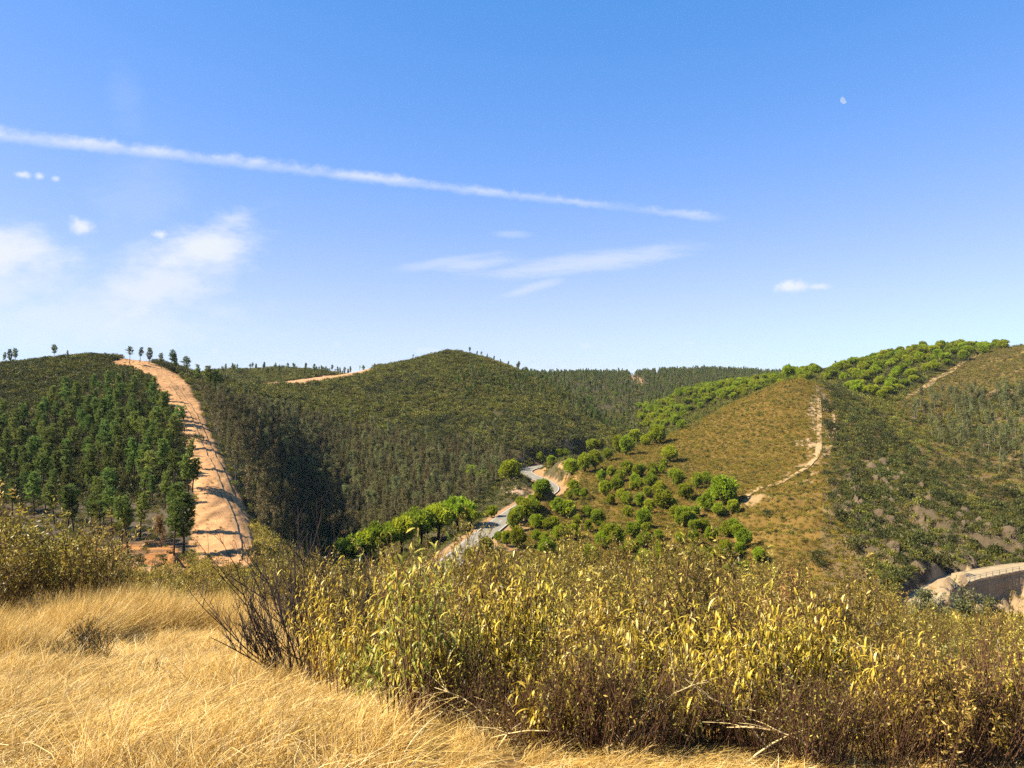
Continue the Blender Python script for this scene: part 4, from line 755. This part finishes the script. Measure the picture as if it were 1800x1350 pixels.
# tall rockroses with drooping leaves
def leafshape(ln, w, droop, fold=.35, k=5):
    t = np.linspace(0, 1, k); ang = -droop * t; dx_ = np.cumsum(np.cos(ang)) * ln / k; dz_ = np.cumsum(np.sin(ang)) * ln / k; ww = w * np.sin(np.clip(t * .93 + .07, 0, 1) * math.pi) ** .75
    c = np.column_stack([dx_, 0 * t, dz_]); V = np.stack([c + np.column_stack([0 * t, -ww, ww * fold]), c, c + np.column_stack([0 * t, ww, ww * fold])], 1).reshape(-1, 3)
    F = [(i * 3 + j, i * 3 + j + 1, i * 3 + j + 4, i * 3 + j + 3) for i in range(k - 1) for j in (0, 1)]; return V, np.array(F)
LV = [leafshape(.078, .005, 1.7), leafshape(.066, .0048, 2.3), leafshape(.09, .005, 1.2), leafshape(.055, .005, .8), leafshape(.08, .0045, 2.7)]
def onemesh(v, tint, m): mb = MB(); mb.add(v[0], v[1], tint); return mb.mesh('leaf', m, True)
LM = {g: [[onemesh(v, t, M[g]) for t in (.15, .4, .6, .8, .97)] for v in LV] for g in ('rock_l', 'rock_g')}
NEAR = [(738, 3.4, 925, 1, 1), (705, 3.6, 960, 1, 0), (772, 3.9, 1000, 1, 1), (690, 3.9, 1100, 1, 1), (565, 5.6, 945, 1, 0), (545, 6, 990, 1, 0), (600, 5, 1030, 1, 0), (900, 5.0, 950, 1, 0), (875, 4.8, 1010, 1, 0), (935, 5.2, 1010, 0, 0), (1038, 5.8, 985, 0, 0), (1062, 5.6, 1060, 0, 0), (752, 3.7, 950, 0, 0), (722, 3.9, 965, 0, 1), (585, 5.4, 985, 0, 0), (912, 5.1, 965, 0, 0), (1330, 4.6, 1040, 0, 0), (1405, 4.9, 1020, 0, 0), (1140, 4.9, 1060, 0, 0), (645, 5.2, 1000, 0, 0), (1130, 4.8, 1045, 1, 0), (1105, 4.6, 1100, 0, 0), (1160, 5.0, 1105, 0, 0), (1218, 4.7, 1050, 1, 0), (1250, 4.5, 1090, 0, 0), (1318, 4.5, 1015, 1, 0), (1296, 4.3, 1100, 1, 0), (1352, 4.7, 1075, 0, 0), (1392, 4.9, 998, 1, 0), (1420, 4.8, 1080, 0, 0), (1470, 5.0, 1090, 0, 0), (1508, 4.8, 1130, 0, 0), (1545, 5.3, 1115, 0, 0), (1285, 3.8, 1190, 1, 0), (1335, 3.8, 1205, 0, 0), (960, 4.6, 1110, 0, 0), (828, 5.0, 1075, 0, 1), (650, 4.8, 1085, 0, 1), (1010, 5.0, 1120, 0, 0), (1192, 4.2, 1180, 0, 0), (1580, 4.9, 1170, 0, 0), (1450, 4.2, 1210, 0, 0), (1620, 5.2, 1180, 0, 0), (1690, 5.4, 1190, 0, 0), (1760, 5.2, 1180, 0, 0)]
for px in np.linspace(1590, 1850, 12): NEAR.append((px, rng.uniform(3.6, 5.0), rng.uniform(1130, 1230), 0, 0))
for _ in range(26): px = rng.uniform(860, 1640); NEAR.append((px, rng.uniform(4.0, 5.6) - .5 * (px > 1150), rng.uniform(1070, 1190), 0, int(rng.uniform() < .12)))
nleaf = 0
for i, (px, d, top, single, green) in enumerate(NEAR):
    d = d if d < 4 or px < 700 else d * .8; x = (px - CX) / FX * d; z0 = float(H(x, d)); h = (HY - top) / FX * d - z0; g = 'rock_g' if green else 'rock_l'
    sm = MB(); tips = stems(sm, 9 if single else 8, h, (.13 if single else .2) + .07 * h, .0052, 7, 2, .45, .05, .8 if single else .66)
    hm = max(p[-1][2] for p in tips); tips = [p * np.array([1, 1, h / hm]) for p in tips]; sm.V = [v * np.array([1, 1, h / hm]) for v in sm.V]
    pl = 'before the umbrella pines' if px < 720 else 'before the lower road' if px < 860 else 'before the upper road bend' if px < 990 else 'before the clustered stone pines' if px < 1130 else 'before the heath hill' if px < 1260 else 'below the sandy path foot' if px < 1360 else 'below the sandy path bend' if px < 1480 else 'before the slate cliff' if px < 1600 else 'before the bridge road'
    h3 = 'tall' if h > 1.15 else 'high' if h > 1.0 else 'middling' if h > .85 else 'low' if h > .7 else 'stunted'
    o = thing('rockrose', f"{h3} rockrose with {'green and yellow' if green else 'yellow'} drooping leaves on {'few' if single else 'many'} stems {pl}", 'shrub', (x, d, z0), 0, 1, 'tall rockroses with drooping leaves')
    c = obj('stems', sm.mesh('stems', M['twig']), o); c['kind'] = 'stuff'
    spots = []
    for p in tips:
        k = len(p); main = k == 7; f0 = .42 if main else .1; ln = h * .9 * (1 - f0) if main else .3; m = max(4, int(ln / (.03 if single else .03))); a0 = rng.uniform(0, 6.28)
        for j, f in enumerate(np.linspace(f0, 1, m)):
            if rng.uniform() < .12: continue
            q_ = [np.interp(f * (k - 1), np.arange(k), p[:, c_]) for c_ in range(3)]
            for s in (0, math.pi): spots.append((q_, a0 + j * 1.6 + s + rng.normal(0, .3), rng.uniform(-.5, .75), rng.uniform(.7, 1.25) * (.75 + .3 * f), f))
    if single and len(spots) > 290: spots = [spots[j] for j in sorted(rng.choice(len(spots), 290, replace=False))]
    fm = MB()
    for q_, ya, pi_, s, f in spots:
        vi = int(rng.integers(0, 5)); ti = int(np.clip(rng.normal(2.1 + .8 * (f - .5) + (.5 if green else 0), 1.1), 0, 4))
        if single:
            e = obj('leaf', LM[g][vi][ti], o); e.location = q_; e.rotation_euler = (rng.normal(0, .3), pi_, ya); e.scale = (s, s, s); nleaf += 1
        else:
            V, F = LV[vi]; V = V * s; cp_, sp_ = math.cos(pi_), math.sin(pi_); V = np.column_stack([V[:, 0] * cp_ + V[:, 2] * sp_, V[:, 1], -V[:, 0] * sp_ + V[:, 2] * cp_])
            cy_, sy_ = math.cos(ya), math.sin(ya); V = np.column_stack([V[:, 0] * cy_ - V[:, 1] * sy_, V[:, 0] * sy_ + V[:, 1] * cy_, V[:, 2]]) + np.array(q_); fm.add(V, F, (.15, .4, .6, .8, .97)[ti])
    if not single: c = obj('foliage', fm.mesh('foliage', M[g], True), o); c['kind'] = 'stuff'
print('leaf objects', nleaf)
# bare dark bush
x, d = (540 - CX) / FX * 6.2, 6.2; bb = thing('bare_bush', 'leafless bush of dark arching branches beside the straw', 'bush', (x, d, float(H(x, d))))
for i, (dx_, dy_, l) in enumerate([(-.95, .1, 1.35), (-.75, -.1, 1.5), (-.55, .2, 1.6), (-.4, -.2, 1.6), (-.25, .1, 1.65), (-.1, .2, 1.65), (.08, -.1, 1.6), (.25, .1, 1.5), (.4, -.25, 1.35), (-.85, .35, 1.3), (-.6, -.3, 1.45), (-1.1, -.1, 1.05), (-.3, .35, 1.5), (.5, .2, 1.2), (-.15, -.35, 1.5), (-1.0, .3, 1.2)]):
    l *= .78
    mb = MB(); p = limb((rng.normal(0, .04), rng.normal(0, .04), -.05), (dx_, dy_, .75), l, 8, (0, 0, .55), .09); mb.tube(p, np.linspace(.011, .0025, 8), 5, .3)
    for j in range(13):
        f = rng.uniform(.2, .95); q_ = np.array([np.interp(f * 7, np.arange(8), p[:, c_]) for c_ in range(3)]); b2 = limb(q_, (dx_ * .8 + rng.normal(0, .45), rng.normal(0, .45), 1.), l * rng.uniform(.2, .5), 5, (0, 0, .4), .12); mb.tube(b2, np.linspace(.005, .0015, 5), 3, .4)
        for _ in range(4): q2 = b2[rng.integers(1, 4)]; mb.tube(limb(q2, (rng.normal(0, .5), rng.normal(0, .5), 1.), l * rng.uniform(.08, .22), 4, (0, 0, .3), .12), np.linspace(.0025, .001, 4), 3, .5)
    obj('branch', mb.mesh('branch', M['twig_d']), bb)
def small_bush(name, label, px, d, h, n, nl, lm, tm, spread, warm=.4, leaf=.03):
    x = (px - CX) / FX * d; plant(name, rock_bush(h, n, nl, leaf, .006, lm, .4, tm, spread, warm), label, 'bush', None, (x, d, float(H(x, d)) - .02), 0, 1, ('stems', 'foliage'))
small_bush('dry_bush', 'low dark twiggy bush standing in the straw', 152, 7.6, .55, 45, 6, 'bush_l', 'twig_d', .38, .3)
small_bush('dry_bush', 'little dark sprig at the foot of the straw tuft', 255, 6.9, .22, 18, 4, 'bush_l', 'twig_d', .25, .3)
small_bush('green_bush', 'bright green leafy bush among yellow rockroses above the gorge', 1672, 10.5, .75, 26, 34, 'rock_g', 'twig', .4, .42, .05)
small_bush('weed', 'little green weed sprouting through the straw', 330, 3.15, .13, 5, 9, 'rock_g', 'twig', .08, .15, .03)
small_bush('orange_bush', 'rockrose turned orange among the yellow ones', 1398, 8.5, 1.25, 18, 26, 'rust', 'twig', .35, .85, .06)
for i, (px, d, s, w) in enumerate(((1612, 38, .78, 'slender olive tree with forked trunk over the orange soil'), (1700, 36, .85, 'spreading olive tree beside bare orange soil'), (1738, 46, .75, 'olive tree below the boulder bank'), (1655, 44, .7, 'thin olive tree near the end of the bridge road'))):
    x = (px - CX) / FX * d; plant('olive_tree', PROTO['olive'][i % 2], w, 'tree', 'small trees above the gorge', (x, d, float(H(x, d))), i * 2.1, s)
for i, (px, d, a, l) in enumerate([(rng.uniform(800, 1560), rng.uniform(2.95, 3.5), rng.choice([.4, 2.7]) + rng.normal(0, .3), rng.uniform(.3, .6)) for _ in range(26)]):
    x = (px - CX) / FX * d; mb = MB(); p = limb((0, 0, -.02), (math.cos(a) * .7, .1, .9), l, 8, (math.cos(a) * .5, 0, -1.0), .06); mb.tube(p, np.linspace(.0045, .0015, 8), 4, .9)
    for j in range(5): mb.tube(limb(p[rng.integers(2, 7)], (math.cos(a) + rng.normal(0, .4), rng.normal(0, .4), .5), l * .35, 4, (0, 0, -.3), .1), np.linspace(.002, .001, 4), 3, .9)
    o = obj('dead_stalk', mb.mesh('dead_stalk', M['straw']), label=f"{'long' if l > .45 else 'short'} pale dry stalk arching {'towards the gorge' if math.cos(a) > 0 else 'towards the firebreak'} before the red-brown thicket", category='dry stalk', group='pale dry stalks'); o.location = (x, d, float(H(x, d)))
# ------------------------------------------------------------------ dry grass
def straw(n, lmin, lmax, lean, up, w=.003, rad=.24, k=4, curl=.8):
    a = rng.uniform(0, 6.28, n); r = rad * np.sqrt(rng.uniform(0, 1, n)); base = np.column_stack([np.cos(a) * r, np.sin(a) * r, np.full(n, -.03)])
    d = nz(np.column_stack([rng.normal(lean, .4, n), rng.normal(0, .4, n), np.abs(rng.normal(up, .3, n)) + .05])); l = rng.uniform(lmin, lmax, n)
    side = nz(np.cross(d, rng.normal(0, 1, (n, 3)))); pts = [base]; dd = d
    for i in range(k - 1): pts.append(pts[-1] + dd * (l / (k - 1))[:, None]); dd = nz(dd + np.column_stack([rng.normal(.1, .15, n), rng.normal(0, .15, n), np.full(n, -curl / (k - 1)) * rng.uniform(.3, 1.6, n)]))
    P = np.stack(pts, 1); P[:, :, 2] = np.where(P[:, :, 2] < .005, .005 + .03 * rng.uniform(0, 1, P.shape[:2]), P[:, :, 2]); P[:, 0, 2] = -.03
    ww = w * np.linspace(1, .35, k)[None, :, None] * rng.uniform(.6, 1.3, (n, 1, 1)); V = np.stack([P - side[:, None] * ww, P + side[:, None] * ww], 2).reshape(-1, 3)
    i = np.arange(n)[:, None] * (2 * k) + np.arange(k - 1)[None] * 2; F = np.stack([i, i + 1, i + 3, i + 2], -1).reshape(-1, 4)
    mb = MB(); mb.add(V, F, np.repeat(np.clip(rng.normal(.5, .27, n), 0, 1), 2 * k)); return mb.mesh('straw', M['straw'])
GR = [straw(150, .18, .5, .7, .4, curl=1.3) for _ in range(4)] + [straw(170, .2, .5, .9, .12, curl=.7) for _ in range(4)] + [straw(90, .4, .75, .15, 1.1, .0024, .2, 5, .5) for _ in range(3)]
gmask = (GD > 1.6) & (GD < edge_d + 1.5) & (GP > -260) & (GP < 2060)
gw = np.where(GP < 700, 1., np.where(GD < 4.6, .8, .25))
P1 = scatter(gmask & (GP < 720), 9000); P2 = scatter(gmask & (GP >= 720) & (GD < 2.95) & (GP < 1300), 700); P3_ = scatter(gmask & (GD < 3.1) & (GP < 760), 500); P2 = np.concatenate([P2, scatter(gmask & (GP > 1200) & (GD < 3.2), 220)]); P4_ = scatter((GP > 740) & (GP < 1640) & (GD > 2.9) & (GD < 4.2), 330); P = np.concatenate([P1, P2, P3_, P4_]); n = len(P)
keep = fbm(P[:, 0] / .45, P[:, 1] / .45, 140, 3) + rng.normal(0, .12, n) > -.2; P = P[keep]; n = len(P)
patch = fbm(P[:, 0] / 1.1, P[:, 1] / 1.1, 88, 3); px = fpx(P)
tallp = (patch > .12) & (P[:, 1] > 7.5) & (px < 560) | (rng.uniform(0, 1, n) < .02) | ((px > 740) & (P[:, 1] > 3.15)); idx = np.where(tallp, rng.integers(8, 11, n), np.where(patch + rng.normal(0, .2, n) > -.05, rng.integers(0, 4, n), rng.integers(4, 8, n)))
ang = .5 + 3.2 * fbm(P[:, 0] / .9, P[:, 1] / .9, 95, 2) + rng.normal(0, .8, n); s = rng.uniform(.7, 1.15, n) * np.interp(P[:, 1], [2, 4, 8, 14], [.5, .62, .85, 1.0]) * np.where(px > 700, .7, 1)
gn_cover('dry_grass', P, np.stack([rng.normal(0, .08, n), rng.normal(0, .08, n), ang], 1), np.stack([s, s, s * np.clip(.75 + patch * 1.1, .3, 1.3) * np.where(px > 700, .42, 1)], 1), idx, GR, 'tangled golden dry grass covering the ground of the viewpoint', 'grass')
# ------------------------------------------------------------------ moon and air
md = 9000.; mr = 6.5 / FX * md; mb = MB(); k = 24; V = []; 
for j in range(9):
    ph = -math.pi / 2 + math.pi * j / 8
    for i in range(k):
        th = 2 * math.pi * i / k; xx = math.cos(ph) * math.cos(th); zz = math.cos(ph) * math.sin(th); yv = math.sin(ph) * .35
        V.append((xx if xx < .15 else .15 + (xx - .15) * .12, yv, zz))
V = np.array(V) * mr; ii = np.arange(8)[:, None] * k; jj = np.arange(k)[None]; mb.add(V, np.stack([ii + jj, ii + (jj + 1) % k, ii + k + (jj + 1) % k, ii + k + jj], -1).reshape(-1, 4))
m, nt, b = mat('moon_glow'); e = node(nt, 'ShaderNodeEmission'); e.inputs[0].default_value = (.8, .9, 1, 1); e.inputs[1].default_value = .27; nn_ = tnoise(nt, .06, 4); tr_ = node(nt, 'ShaderNodeBsdfTransparent'); mx = node(nt, 'ShaderNodeMixShader')
v = N(nt, nn_.outputs['Fac']).smooth(.3, .7) * .4 + .1; nt.links.new(v.k, mx.inputs[0]); nt.links.new(tr_.outputs[0], mx.inputs[1]); nt.links.new(e.outputs[0], mx.inputs[2]); nt.links.new(mx.outputs[0], nt.nodes['Material Output'].inputs[0])
o = obj('moon', mb.mesh('moon', m, True), label='pale half moon in the clear blue sky', category='moon'); o.location = ((1481 - CX) / FX * md, md, (HY - 178) / FX * md); o.rotation_euler = (0, R(-35), 0)
mb = MB(); box(mb, (0, 4100, -12), (30000, 9000, 116)); m, nt, b = mat('haze_air'); nt.nodes.remove(b); pv = node(nt, 'ShaderNodeVolumePrincipled'); pv.inputs['Color'].default_value = (.75, .86, 1, 1); pv.inputs['Density'].default_value = HAZE
nt.links.new(pv.outputs[0], nt.nodes['Material Output'].inputs['Volume'])
if HAZE: obj('haze', mb.mesh('haze', m), kind='stuff', label='thin bluish haze filling the valley air', category='haze')
print('terrain z', GZ.min(), GZ.max())
